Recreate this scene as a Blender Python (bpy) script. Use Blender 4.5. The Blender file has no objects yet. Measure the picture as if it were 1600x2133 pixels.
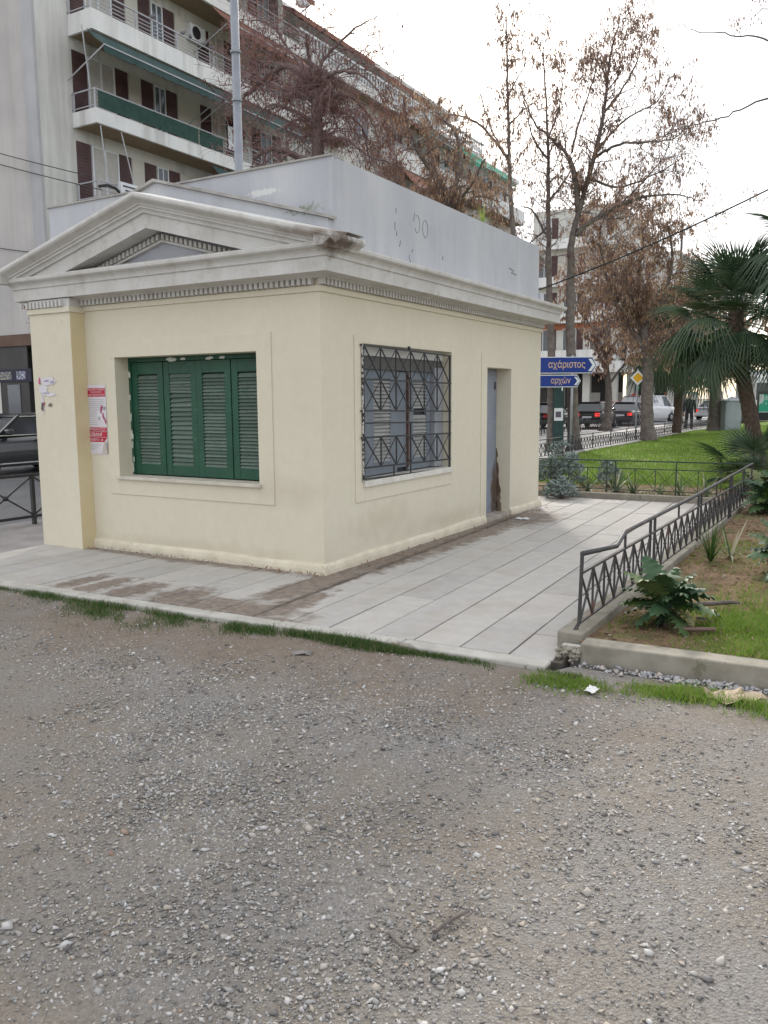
import bpy, math, random
import numpy as np
from mathutils import Vector, Matrix
R = math.radians
scene = bpy.context.scene
col = scene.collection

# ------------------------------------------------------------------ camera
F_PX, PITCH, ROLL, YAW = 1716.3, 0.13625, -0.006736, 0.53675
CAM = Vector((4.284, -6.12, 1.6))
fw = Vector((-math.sin(YAW) * math.cos(PITCH), math.cos(YAW) * math.cos(PITCH), -math.sin(PITCH)))
rt = Vector((math.cos(YAW), math.sin(YAW), 0)); up = rt.cross(fw)
r2 = rt * math.cos(ROLL) + up * math.sin(ROLL); u2 = up * math.cos(ROLL) - rt * math.sin(ROLL)
cd = bpy.data.cameras.new('camera'); cam = bpy.data.objects.new('camera', cd); col.objects.link(cam)
cd.sensor_fit = 'HORIZONTAL'; cd.sensor_width = 36; cd.lens = 36 * F_PX / 1600; cd.clip_start = .05; cd.clip_end = 3000
m3 = Matrix((r2, u2, -fw)).transposed(); cam.matrix_world = Matrix.Translation(CAM) @ m3.to_4x4()
scene.camera = cam

# ------------------------------------------------------------------ sky, sun, exposure
SUN_EL, SUN_AZ = R(31), R(-30)          # azimuth from +y, clockwise; the sun stands behind the kiosk, a little left
world = bpy.data.worlds.new('World'); scene.world = world; world.use_nodes = True
wn = world.node_tree; wn.nodes.clear()
out = wn.nodes.new('ShaderNodeOutputWorld'); bg = wn.nodes.new('ShaderNodeBackground'); bg.inputs[1].default_value = .1
sky = wn.nodes.new('ShaderNodeTexSky'); sky.sky_type = 'NISHITA'; sky.sun_disc = False
sky.sun_elevation = SUN_EL; sky.sun_rotation = SUN_AZ; sky.air_density = 1.0; sky.dust_density = 2.0; sky.ozone_density = 1.2
tc = wn.nodes.new('ShaderNodeTexCoord'); mp = wn.nodes.new('ShaderNodeMapping'); mp.inputs['Scale'].default_value = (1, 1, 2.6)
nz = wn.nodes.new('ShaderNodeTexNoise'); nz.inputs['Scale'].default_value = 2.2; nz.inputs['Detail'].default_value = 7; nz.inputs['Roughness'].default_value = .55
rp = wn.nodes.new('ShaderNodeValToRGB'); rp.color_ramp.elements[0].position = .36; rp.color_ramp.elements[0].color = (.25, .25, .25, 1)
rp.color_ramp.elements[1].position = .60
mx = wn.nodes.new('ShaderNodeMix'); mx.data_type = 'RGBA'; mx.inputs['B'].default_value = (9.3, 9.35, 9.5, 1)
L = wn.links.new
L(tc.outputs['Generated'], mp.inputs[0]); L(mp.outputs[0], nz.inputs['Vector']); L(nz.outputs['Fac'], rp.inputs[0])
L(rp.outputs[0], mx.inputs['Factor']); L(sky.outputs[0], mx.inputs['A']); L(mx.outputs['Result'], bg.inputs[0]); L(bg.outputs[0], out.inputs[0])
sd = bpy.data.lights.new('sun', 'SUN'); sd.energy = 1.6; sd.angle = R(5); sd.color = (1, .95, .87)
sun = bpy.data.objects.new('sun', sd); col.objects.link(sun)
sdir = Vector((math.sin(SUN_AZ) * math.cos(SUN_EL), math.cos(SUN_AZ) * math.cos(SUN_EL), math.sin(SUN_EL)))
sun.rotation_euler = sdir.to_track_quat('Z', 'Y').to_euler(); sun.location = (-20, 30, 40)
vs = scene.view_settings; vs.view_transform = 'Standard'; vs.look = 'None'; vs.exposure = .96; vs.gamma = 1; vs.use_curve_mapping = False

# ------------------------------------------------------------------ helpers
rng = random.Random(7); nr = np.random.default_rng(7)
class NT:
    def __init__(s, name):
        s.m = bpy.data.materials.new(name); s.m.use_nodes = True; s.t = s.m.node_tree
        s.b = s.t.nodes['Principled BSDF']; s.geo = s.n('NewGeometry')
    def n(s, k): return s.t.nodes.new('ShaderNode' + k)
    def l(s, a, b): s.t.links.new(a, b)
    def noise(s, sc, det=5, rough=.55, scale3=None):
        n = s.n('TexNoise'); n.inputs['Scale'].default_value = sc; n.inputs['Detail'].default_value = det; n.inputs['Roughness'].default_value = rough
        src = s.geo.outputs['Position']
        if scale3:
            mp = s.n('Mapping'); mp.inputs['Scale'].default_value = scale3; s.l(src, mp.inputs[0]); src = mp.outputs[0]
        s.l(src, n.inputs['Vector']); return n.outputs['Fac']
    def ramp(s, fac, stops):
        r = s.n('ValToRGB'); e = r.color_ramp.elements
        while len(e) < len(stops): e.new(.5)
        for el, (p, c) in zip(e, stops):
            el.position = p; el.color = (c, c, c, 1) if isinstance(c, (int, float)) else (*c[:3], 1)
        s.l(fac, r.inputs[0]); return r.outputs[0]
    def mix(s, fac, a, b, mode='MIX'):
        m = s.n('Mix'); m.data_type = 'RGBA'; m.blend_type = mode
        for v, k in ((fac, 'Factor'), (a, 'A'), (b, 'B')):
            if isinstance(v, bpy.types.NodeSocket): s.l(v, m.inputs[k])
            elif k == 'Factor': m.inputs[k].default_value = v
            else: m.inputs[k].default_value = (*v[:3], 1)
        return m.outputs['Result']
    def math(s, op, a, b=0, c=0):
        m = s.n('Math'); m.operation = op
        for i, v in enumerate((a, b, c)):
            if isinstance(v, bpy.types.NodeSocket): s.l(v, m.inputs[i])
            else: m.inputs[i].default_value = v
        return m.outputs[0]
    def blob(s, c, r, nsc=6, namp=.9, edge=.25):
        """mask of a stain with a ragged outline: 1 inside an ellipsoid at c with radii r"""
        v = s.n('VectorMath'); v.operation = 'SUBTRACT'; s.l(s.geo.outputs['Position'], v.inputs[0]); v.inputs[1].default_value = c
        w = s.n('VectorMath'); w.operation = 'DIVIDE'; s.l(v.outputs[0], w.inputs[0]); w.inputs[1].default_value = r
        ln = s.n('VectorMath'); ln.operation = 'LENGTH'; s.l(w.outputs[0], ln.inputs[0])
        d = s.math('SUBTRACT', 1.0, ln.outputs['Value']); nn = s.math('MULTIPLY', s.math('SUBTRACT', s.noise(nsc), .5), namp * 2)
        q = s.math('ADD', d, nn); q = s.math('DIVIDE', q, edge)
        cl = s.n('Clamp'); s.l(q, cl.inputs[0]); return cl.outputs[0]
    def bump(s, h, st, dist=.01):
        b = s.n('Bump'); b.inputs['Strength'].default_value = st; b.inputs['Distance'].default_value = dist; s.l(h, b.inputs['Height'])
        s.l(b.outputs[0], s.b.inputs['Normal'])
    def col(s, c):
        if isinstance(c, bpy.types.NodeSocket): s.l(c, s.b.inputs['Base Color'])
        else: s.b.inputs['Base Color'].default_value = (*c, 1)
    def set(s, rough=.8, metal=0, spec=.5, **k):
        s.b.inputs['Roughness'].default_value = rough; s.b.inputs['Metallic'].default_value = metal; s.b.inputs['Specular IOR Level'].default_value = spec
        for a, v in k.items(): s.b.inputs[a.replace('_', ' ')].default_value = v
        return s.m
def mat(name, c1, c2=None, sc=3, rough=.8, bump=0, bsc=80, metal=0, spec=.4, wear=None, streak=None, edge=(.35, .65), bd=.01):
    t = NT(name); c = c1
    if c2: c = t.ramp(t.noise(sc, 8), [(edge[0], c1), (edge[1], c2)])
    if streak: c = t.mix(t.math('MULTIPLY', t.ramp(t.noise(streak[1], 6, .6, (1, 1, .06)), [(.5, 0), (.72, 1)]), streak[2]), c, streak[0])
    if wear: c = t.mix(t.ramp(t.noise(wear[1], 9, .65), [(wear[2], 0), (wear[2] + .03, 1)]), c, wear[0])
    t.col(c)
    if bump: t.bump(t.noise(bsc, 6, .6), bump, bd)
    return t.set(rough, metal, spec)
def islandmat(name, stops, rough=.85, spec=.3, trans=0, sc=None):
    """colour differs from piece to piece"""
    t = NT(name); c = t.ramp(t.geo.outputs['Random Per Island'], stops)
    if sc: c = t.mix(.35, c, t.ramp(t.noise(sc[0], 4), [(.35, sc[1]), (.65, sc[2])]))
    t.col(c); t.set(rough, 0, spec)
    if trans:
        tr = t.n('BsdfTranslucent'); t.l(c, tr.inputs[0]) if isinstance(c, bpy.types.NodeSocket) else None
        ms = t.n('MixShader'); ms.inputs[0].default_value = trans
        t.l(t.b.outputs[0], ms.inputs[1]); t.l(tr.outputs[0], ms.inputs[2]); t.l(ms.outputs[0], t.t.nodes['Material Output'].inputs[0])
    return t.m

class MB:
    def __init__(s): s.v = []; s.f = []
    def add(s, v, f):
        o = len(s.v); s.v += [tuple(p) for p in v]; s.f += [tuple(i + o for i in q) for q in f]; return s
    def box(s, x0, x1, y0, y1, z0, z1):
        return s.hexa([(x0, y0, z0), (x1, y0, z0), (x1, y1, z0), (x0, y1, z0), (x0, y0, z1), (x1, y0, z1), (x1, y1, z1), (x0, y1, z1)])
    def hexa(s, p): return s.add(p, [(0, 3, 2, 1), (4, 5, 6, 7), (0, 1, 5, 4), (1, 2, 6, 5), (2, 3, 7, 6), (3, 0, 4, 7)])
    def quad(s, *p): return s.add(p, [tuple(range(len(p)))])
    def prism(s, pts, ax, a, b):
        """polygon of 2-d points extruded along axis ax from a to b"""
        def P(p, t): q = list(p); q.insert(ax, t); return q
        n = len(pts); A = [P(p, a) for p in pts]; B = [P(p, b) for p in pts]
        return s.add(A + B, [tuple(range(n))[::-1], tuple(range(n, 2 * n))] + [(i, (i + 1) % n, n + (i + 1) % n, n + i) for i in range(n)])
    def bar(s, a, b, w, h=None, upv=(0, 0, 1)):
        a = Vector(a); b = Vector(b); d = (b - a).normalized(); h = h or w
        u = Vector(upv)
        if abs(d.dot(u)) > .95: u = Vector((1, 0, 0))
        x = d.cross(u).normalized() * w / 2; y = x.cross(d).normalized() * h / 2
        return s.hexa([a - x - y, a + x - y, a + x + y, a - x + y, b - x - y, b + x - y, b + x + y, b - x + y])
    def tube(s, pts, rad, n=6, cap=True):
        pts = [Vector(p) for p in pts]; k = len(pts)
        if not hasattr(rad, '__len__'): rad = [rad] * k
        ref = Vector((.31, .17, .93)); o = len(s.v); prev = None
        for i, p in enumerate(pts):
            d = (pts[min(i + 1, k - 1)] - pts[max(i - 1, 0)])
            d = d.normalized() if d.length > 1e-9 else Vector((0, 0, 1))
            x = d.cross(prev if prev else ref)
            if x.length < 1e-3: x = d.cross(Vector((1, 0, 0)))
            x.normalize(); y = d.cross(x); prev = -y if False else prev
            for j in range(n):
                a = 2 * math.pi * j / n; q = p + (x * math.cos(a) + y * math.sin(a)) * rad[i]; s.v.append((q.x, q.y, q.z))
        for i in range(k - 1):
            for j in range(n):
                s.f.append((o + i * n + j, o + i * n + (j + 1) % n, o + (i + 1) * n + (j + 1) % n, o + (i + 1) * n + j))
        if cap: s.f.append(tuple(o + j for j in range(n))[::-1]); s.f.append(tuple(o + (k - 1) * n + j for j in range(n)))
        return s
    def lathe(s, prof, n=16, c=(0, 0, 0), axis=2):
        o = len(s.v)
        for r, z in prof:
            for j in range(n):
                a = 2 * math.pi * j / n; q = [r * math.cos(a), r * math.sin(a)]; q.insert(axis, z); s.v.append((q[0] + c[0], q[1] + c[1], q[2] + c[2]))
        k = len(prof)
        for i in range(k - 1):
            for j in range(n): s.f.append((o + i * n + j, o + i * n + (j + 1) % n, o + (i + 1) * n + (j + 1) % n, o + (i + 1) * n + j))
        s.f.append(tuple(o + j for j in range(n))[::-1]); s.f.append(tuple(o + (k - 1) * n + j for j in range(n))); return s
    def mesh(s, name, m, smooth=False):
        me = bpy.data.meshes.new(name); me.from_pydata(s.v, [], s.f); me.update()
        for x in (m if isinstance(m, (list, tuple)) else [m]): me.materials.append(x)
        if smooth: me.polygons.foreach_set('use_smooth', [True] * len(me.polygons))
        return me
    def build(s, name, m, parent=None, smooth=False, bevel=0, loc=None, kind=None):
        o = obj(name, s.mesh(name, m, smooth), parent, loc)
        if bevel:
            b = o.modifiers.new('bevel', 'BEVEL'); b.width = bevel; b.segments = 2; b.limit_method = 'ANGLE'; b.angle_limit = R(40)
        if kind: o['kind'] = kind
        return o
def obj(name, me, parent=None, loc=None, rot=None):
    o = bpy.data.objects.new(name, me); col.objects.link(o)
    if parent: o.parent = parent
    if loc is not None: o.location = loc
    if rot is not None: o.rotation_euler = rot
    return o
def tag(o, label, cat, group=None):
    o['label'] = label; o['category'] = cat
    if group: o['group'] = group
    return o
def thing(name, label, cat, loc=(0, 0, 0), rz=0, group=None):
    o = obj(name, None, None, loc, (0, 0, rz)); return tag(o, label, cat, group)
def struct(o): o['kind'] = 'structure'; return o
def npmesh(name, V, Fc, m, parent=None, smooth=False, kind=None, loc=None):
    """V (n,3) array, Fc (k,3) or (k,4) int array"""
    me = bpy.data.meshes.new(name); k, c = Fc.shape
    me.vertices.add(len(V)); me.vertices.foreach_set('co', np.ascontiguousarray(V, dtype=np.float32).ravel())
    me.loops.add(k * c); me.loops.foreach_set('vertex_index', np.ascontiguousarray(Fc, dtype=np.int32).ravel())
    me.polygons.add(k); me.polygons.foreach_set('loop_start', np.arange(0, k * c, c, dtype=np.int32)); me.polygons.foreach_set('loop_total', np.full(k, c, dtype=np.int32))
    if smooth: me.polygons.foreach_set('use_smooth', np.ones(k, dtype=bool))
    me.update(calc_edges=True); me.materials.append(m)
    o = obj(name, me, parent, loc)
    if kind: o['kind'] = kind
    return o
def text(name, body, m, parent, origin, right, upv, h, maxw=None, fat=0):
    """flat lettering lying on a surface: right/up vectors of the surface, h the capital height"""
    c = bpy.data.curves.new('lettering', 'FONT'); c.body = body; c.size = h / .7; c.offset = fat
    o = bpy.data.objects.new('lettering', c); col.objects.link(o)
    me = bpy.data.meshes.new_from_object(o.evaluated_get(bpy.context.evaluated_depsgraph_get()))
    bpy.data.objects.remove(o); bpy.data.curves.remove(c)
    xs = [v.co.x for v in me.vertices]; w = max(xs) - min(xs); k = min(1, maxw / w) if maxw else 1
    r = Vector(right); u = Vector(upv); og = Vector(origin)
    for v in me.vertices: v.co = og + r * ((v.co.x - min(xs)) * k) + u * v.co.y
    me.materials.clear(); me.materials.append(m); me.name = name
    return obj(name, me, parent)
def fbm2(x, y, seed=0):
    r = np.random.default_rng(seed); z = np.zeros_like(x)
    for k in range(5):
        for q in range(3):
            a = r.uniform(0, 6.28); f = 2 ** k * r.uniform(.7, 1.4); z = z + np.sin((x * math.cos(a) + y * math.sin(a)) * f + r.uniform(0, 6.28)) / 2 ** k / 3
    return z

# ------------------------------------------------------------------ materials of the setting
M = {}
t = NT('earth'); t.col(t.ramp(t.noise(.6, 8), [(.3, (.13, .11, .085)), (.7, (.20, .17, .135))])); t.bump(t.noise(30), .4); M['earth'] = t.set(.95)
t = NT('gravel_dirt')
g1 = t.ramp(t.noise(.9, 9, .65), [(.36, (.27, .215, .16)), (.48, (.26, .23, .19)), (.62, (.275, .262, .25))])
g2 = t.ramp(t.noise(55, 6, .7), [(.3, (.10, .088, .075)), (.5, (.23, .205, .18)), (.72, (.41, .39, .365))])
g = t.mix(.5, g1, g2)
vo = t.n('TexVoronoi'); vo.inputs['Scale'].default_value = 95; t.l(t.geo.outputs['Position'], vo.inputs['Vector'])
g = t.mix(t.ramp(vo.outputs['Distance'], [(.12, .55), (.34, 0)]), g, t.mix(vo.outputs['Color'], (.22, .21, .2), (.42, .4, .385)))
br = t.blob((0.6, -2.05, -.03), (3.6, .75, 1), 2.2, .8, .7)
g = t.mix(t.math('MULTIPLY', br, .62), g, t.ramp(t.noise(14, 7), [(.3, (.17, .125, .09)), (.7, (.26, .205, .155))]))
t.col(g); t.bump(t.math('ADD', t.noise(45, 7, .7), t.math('MULTIPLY', vo.outputs['Distance'], -.8)), .75, .02); M['gravel'] = t.set(.95, 0, .2)
M['pebble'] = islandmat('pebble', [(0, (.12, .112, .105)), (.25, (.24, .232, .225)), (.5, (.35, .338, .325)), (.70, (.39, .34, .28)), (.86, (.46, .445, .43)), (.97, (.55, .535, .52)), (.992, (.45, .40, .34)), (1, (.26, .15, .10))], .85, .3)
M['rubble'] = islandmat('rubble', [(0, (.26, .26, .27)), (.5, (.4, .4, .41)), (.85, (.45, .38, .33)), (1, (.55, .54, .53))], .85, .3)
# paving stone: grey slabs, every slab its own tone, brown silt left by puddles
t = NT('paving_slab'); oi = t.n('ObjectInfo')
c = t.ramp(oi.outputs['Random'], [(0, (.31, .295, .27)), (.5, (.40, .38, .35)), (1, (.48, .45, .405))])
c = t.mix(.5, c, t.ramp(t.noise(7, 9, .65), [(.3, (.31, .29, .262)), (.7, (.49, .46, .42))]))
c = t.mix(.18, c, t.ramp(t.noise(160, 3), [(.35, (.2, .2, .2)), (.65, (.62, .61, .6))]))
c = t.mix(t.math('MULTIPLY', t.ramp(t.noise(1.6, 6, .6), [(.52, 0), (.7, 1)]), .45), c, (.33, .27, .215))
silt = t.ramp(t.noise(11, 6), [(.3, (.085, .06, .043)), (.7, (.19, .135, .095))])
st = t.math('MAXIMUM', t.blob((.17, 2.35, 0), (.34, 3.2, 1), 5, .75, .3), t.blob((.13, -.35, 0), (.24, 1.0, 1), 6, .7, .3))
st = t.math('MAXIMUM', st, t.blob((.0, -1.38, 0), (.95, .30, 1), 7, .85, .4)); st = t.math('MAXIMUM', st, t.blob((.42, -1.05, 0), (.18, .62, 1), 8, .75, .35))
st = t.math('MAXIMUM', st, t.blob((.3, 4.3, 0), (.55, .95, 1), 5, .8, .5))
for cx_, w_ in ((-1.05, .16), (-1.45, .12), (-.55, .2), (-1.75, .1)): st = t.math('MAXIMUM', st, t.blob((cx_, -1.3, 0), (w_ * 1.4, .42, 1), 9, .9, .4))
st = t.math('MAXIMUM', st, t.math('MULTIPLY', t.blob((-1.8, -.1, 0), (2.2, .14, 1), 5, .7, .4), .8))
st = t.math('MULTIPLY', st, t.ramp(t.noise(16, 6), [(.3, .7), (.55, 1)]))
dp = t.n('VectorMath'); dp.operation = 'DOT_PRODUCT'; t.l(t.geo.outputs['Position'], dp.inputs[0]); dp.inputs[1].default_value = (math.cos(.042), math.sin(.042), 0)
uu = t.math('ADD', dp.outputs['Value'], t.math('MULTIPLY', t.math('SUBTRACT', t.noise(9, 6), .5), .10)); sx = t.n('SeparateXYZ'); t.l(t.geo.outputs['Position'], sx.inputs[0])
lane = t.math('MULTIPLY', t.ramp(uu, [(.0, 0), (.03, 1), (.315, 1), (.335, 0)]), t.ramp(t.math('ADD', t.math('MULTIPLY', sx.outputs['Y'], .1), .2), [(.07, 0), (.12, 1), (.66, 1), (.74, 0)]))
st = t.math('MAXIMUM', st, t.math('MULTIPLY', lane, t.ramp(t.noise(2.4, 7, .6), [(.3, .35), (.6, 1)]))); line = t.math('MULTIPLY', t.ramp(uu, [(.24, 0), (.30, 1), (.33, 1), (.36, 0)]), t.ramp(t.math('ADD', t.math('MULTIPLY', sx.outputs['Y'], .1), .2), [(.06, 0), (.10, 1), (.62, 1), (.7, 0)]))
c = t.mix(t.math('MULTIPLY', st, .85), c, silt); c = t.mix(t.math('MULTIPLY', line, t.ramp(t.noise(4, 5), [(.35, .2), (.55, .8)])), c, (.075, .055, .042))
t.col(c); t.bump(t.noise(120, 4), .25, .004); M['slab'] = t.set(.72, 0, .45)
t = NT('slab_bed'); t.col(t.ramp(t.noise(20), [(.3, (.06, .052, .043)), (.7, (.13, .11, .09))])); M['bed'] = t.set(.95)
M['kerb'] = mat('kerb_concrete', (.36, .34, .30), (.48, .46, .415), 5, .85, .35, 130, wear=((.25, .225, .19), 2.2, .6), bd=.004)
M['kerb_green'] = mat('kerb_concrete_mossy', (.215, .195, .155), (.31, .285, .235), 7, .92, .5, 120, wear=((.17, .155, .105), 5, .62), bd=.005)
M['asphalt'] = mat('asphalt', (.10, .10, .102), (.15, .15, .15), 2.5, .36, .12, 200, spec=.7, bd=.003)
M['sidewalk'] = mat('sidewalk_concrete', (.36, .345, .33), (.46, .44, .415), 1.5, .7, .2, 60, wear=((.27, .25, .23), .7, .57), bd=.004)
M['walk_dark'] = mat('sidewalk_worn', (.20, .185, .18), (.27, .25, .24), 3, .85, .2, 60, bd=.004)
t = NT('soil'); c = t.ramp(t.noise(7, 9, .65), [(.3, (.12, .08, .05)), (.5, (.22, .145, .09)), (.72, (.30, .21, .13))])
c = t.mix(t.ramp(t.noise(2.3, 7), [(.5, 0), (.62, .75)]), c, (.14, .15, .06)); t.col(c); t.bump(t.noise(40, 8, .7), .8, .03); M['soil'] = t.set(.95, 0, .2)
t = NT('lawn'); c = t.ramp(t.noise(3.2, 8), [(.3, (.10, .18, .02)), (.55, (.18, .28, .032)), (.75, (.23, .29, .06))])
c = t.mix(.4, c, t.ramp(t.noise(45, 5), [(.3, (.05, .10, .012)), (.7, (.17, .24, .045))])); t.col(c); t.bump(t.noise(60, 6), .9, .03); M['lawn'] = t.set(.9, 0, .25)
M['grass'] = islandmat('grass_blade', [(0, (.10, .19, .024)), (.5, (.17, .29, .036)), (.82, (.23, .33, .05)), (.9, (.26, .26, .10)), (1, (.34, .29, .16))], .6, .3, .45)
M['grass_dark'] = islandmat('grass_blade_dark', [(0, (.035, .085, .02)), (.55, (.06, .13, .028)), (.82, (.11, .16, .045)), (.9, (.22, .19, .10)), (1, (.28, .22, .13))], .6, .3, .3)

# ------------------------------------------------------------------ ground, road, pavements
TH = .042; CT, ST = math.cos(TH), math.sin(TH)
def UV(u, v): return (u * CT - v * ST, u * ST + v * CT)
struct(MB().quad((-600, -600, -.24), (600, -600, -.24), (600, 900, -.24), (-600, 900, -.24)).build('ground', M['earth']))
struct(MB().quad((-16.2, -60, -.13), (-5.4, -60, -.13), (-5.4, 4, -.13), (-8.3, 28, -.13), (-6.6, 40, -.13), (-4, 58, -.13), (30, 70, -.13), (30, 84, -.13), (-60, 84, -.13), (-60, 70, -.13), (-16.2, 60, -.13)).build('road', M['asphalt']))
struct(MB().box(-20.2, -16.2, -60, 60, -.23, .0).build('pavement', M['sidewalk']))
# walk between the two fences (light concrete) and the darker worn walk left of the kiosk
struct(MB().prism([(-5.55, -60), (-3.72, -60), (-3.72, -1.75), (-2.2, -1.72), (-2.2, 1.0), (-2.0, 8.0), (-2.88, 8.0), (-2.88, 44), (-6.6, 44), (-6.8, 40), (-8.2, 28), (-5.5, 4)], 2, -.23, -.006).build('walkway', M['walk_dark']))
struct(MB().prism([(-5.5, 8), (-3.4, 8.2), (-3.4, 43), (-6.5, 43), (-6.7, 40), (-8.0, 28)], 2, -.2, -.002).build('path', M['sidewalk']))
# painted dashes on the road
pm = mat('road_paint', (.62, .62, .6), (.75, .75, .73), 6, .6)
for k in range(9):
    y = 6 + k * 7.5; x = -11.2
    struct(MB().box(x - .07, x + .07, y, y + 3, -.128, -.124).build('road_marking', pm))
# gravel square in front: gently uneven sheet
def yk(x): return (-1.63 + x * ST) / CT
xs = np.concatenate([np.linspace(-40, -5, 15)[:-1], np.linspace(-5, 8, 200), np.linspace(8, 45, 15)[1:]])
vs_ = np.concatenate([[0, .02], np.linspace(.06, 5.5, 90), np.linspace(5.5, 40, 20)[1:]])
X, V_ = np.meshgrid(xs, vs_, indexing='ij'); Y = np.where(X < 2.72, (-1.60 + X * ST) / CT, -1.45 + .10 + (X - 2.72) * .06 - 0.02) - V_
Z = -.034 + .006 * fbm2(X * 1.3, Y * 1.3, 3) + .0025 * fbm2(X * 9, Y * 9, 4)
n0, n1 = X.shape; idx = np.arange(n0 * n1).reshape(n0, n1)
Fq = np.stack([idx[:-1, 1:], idx[1:, 1:], idx[1:, :-1], idx[:-1, :-1]], -1).reshape(-1, 4)
struct(npmesh('gravel_ground', np.stack([X, Y, Z], -1).reshape(-1, 3), Fq, M['gravel'], smooth=True))
def gz(x, y): return -.034 + .006 * fbm2(x * 1.3, y * 1.3, 3)
# loose stones, eight faces each
def stones(name, P, S, m, label, cat):
    n = len(P); base = np.array([(1, 0, 0), (-1, 0, 0), (0, 1, 0), (0, -1, 0), (0, 0, 1), (0, 0, -1)], float)
    fc = np.array([(0, 2, 4), (2, 1, 4), (1, 3, 4), (3, 0, 4), (2, 0, 5), (1, 2, 5), (3, 1, 5), (0, 3, 5)])
    B = base[None] * nr.uniform(.65, 1.15, (n, 6, 1)) + nr.normal(0, .22, (n, 6, 3))
    sc = np.stack([S * nr.uniform(.8, 1.5, n), S * nr.uniform(.6, 1.0, n), S * nr.uniform(.38, .75, n)], -1)
    B = B * sc[:, None]; a = nr.uniform(0, 6.28, n); ca, sa = np.cos(a)[:, None], np.sin(a)[:, None]
    tl = nr.normal(0, .25, n)[:, None]; B[..., 2] += B[..., 0] * tl
    V = np.stack([B[..., 0] * ca - B[..., 1] * sa, B[..., 0] * sa + B[..., 1] * ca, B[..., 2]], -1) + P[:, None]
    Fc = (fc[None] + (np.arange(n) * 6)[:, None, None]).reshape(-1, 3)
    o = npmesh(name, V.reshape(-1, 3), Fc, m, kind='stuff'); return tag(o, label, cat)
N = 800000
px = nr.uniform(-5, 8.5, N); py = -1.68 - nr.uniform(0, 1, N) ** 1.15 * 5.6
ky = (-1.63 + px * ST); keep = py < ky - .01
d = np.hypot(px - CAM.x, py - CAM.y)
clus = fbm2(px * 1.7, py * 1.7, 11) + .55 * fbm2(px * 5, py * 5, 12)
dk = ky - py
dens = np.clip(.36 + .36 * clus, .07, 1) * np.clip((dk - .05) / 1.1, .10, 1)
dens *= np.clip(1.25 - d / 9, .15, 1); keep &= nr.uniform(0, 1, N) < dens
px, py, d = px[keep], py[keep], d[keep]
S = np.exp(nr.normal(math.log(.0046), .44, len(px))); S = np.clip(S * (1 + .04 * d), .0026, .019)
stones('gravel', np.stack([px, py, gz(px, py) + S * .22], -1), S, M['pebble'], 'loose grey and tan gravel strewn over the dirt square', 'gravel')
n = 1500; qx = nr.uniform(2.75, 6.5, n); w = np.exp(-((qx - 3.55) / .45) ** 2) + .25; k2 = nr.uniform(0, 1.25, n) < w; qx = qx[k2]
qy = -1.30 + .06 * (qx - 2.7) - np.abs(nr.normal(0, .055, len(qx))); S = np.exp(nr.normal(math.log(.013), .4, len(qx)))
stones('rubble', np.stack([qx, qy, -.03 + S * .4], -1), S, M['rubble'], 'pale rubble stones piled against the garden kerb', 'rubble')

# ------------------------------------------------------------------ paving slabs
pav = struct(MB().prism([UV(-5.2, -1.49), UV(2.66, -1.49), UV(2.9, 7.0), UV(-3.2, 7.0), UV(-3.2, .3), UV(-5.2, .2)], 2, -.1, -.014).build('paving', M['bed']))
SLW = .335
def slab(u0, u1, v0, v1, z):
    g = .006; h = .004; b = .006
    u0 += g; u1 -= g; v0 += h; v1 -= h; m = MB()
    lo = [UV(u0, v0), UV(u1, v0), UV(u1, v1), UV(u0, v1)]; hi = [UV(u0 + b, v0 + b), UV(u1 - b, v0 + b), UV(u1 - b, v1 - b), UV(u0 + b, v1 - b)]
    tl = [rng.uniform(-.0015, .0015) for _ in range(4)]
    m.add([(*p, -.03) for p in lo] + [(*p, z - .004 + q) for p, q in zip(lo, tl)] + [(*p, z + q) for p, q in zip(hi, tl)],
          [(0, 1, 5, 4), (1, 2, 6, 5), (2, 3, 7, 6), (3, 0, 4, 7), (4, 5, 9, 8), (5, 6, 10, 9), (6, 7, 11, 10), (7, 4, 8, 11), (8, 9, 10, 11)])
    m.build('slab', M['slab'], pav)
for k in range(-18, 5):
    u0 = .98 + SLW * k; u1 = min(u0 + SLW, 2.605); xm = (u0 + u1) / 2
    spans = [(-1.49, 6.84)] if xm > .05 else ([(-1.49, .02), (5.7, 6.84)] if xm > -1.2 else [(-1.49, .02)])
    if xm < -3.85: spans = [(-1.49, -.75 + (xm + 3.85) * .5)]
    for a, b in spans:
        v = a; first = True
        while v < b - .05:
            ln = rng.choice((.9, 1.0, 1.0, 1.1)); 
            if first: ln *= rng.uniform(.35, 1); first = False
            e = min(v + ln, b)
            if b - e < .22: e = b
            slab(u0, u1, v, e, rng.uniform(-.002, .002)); v = e
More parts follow.
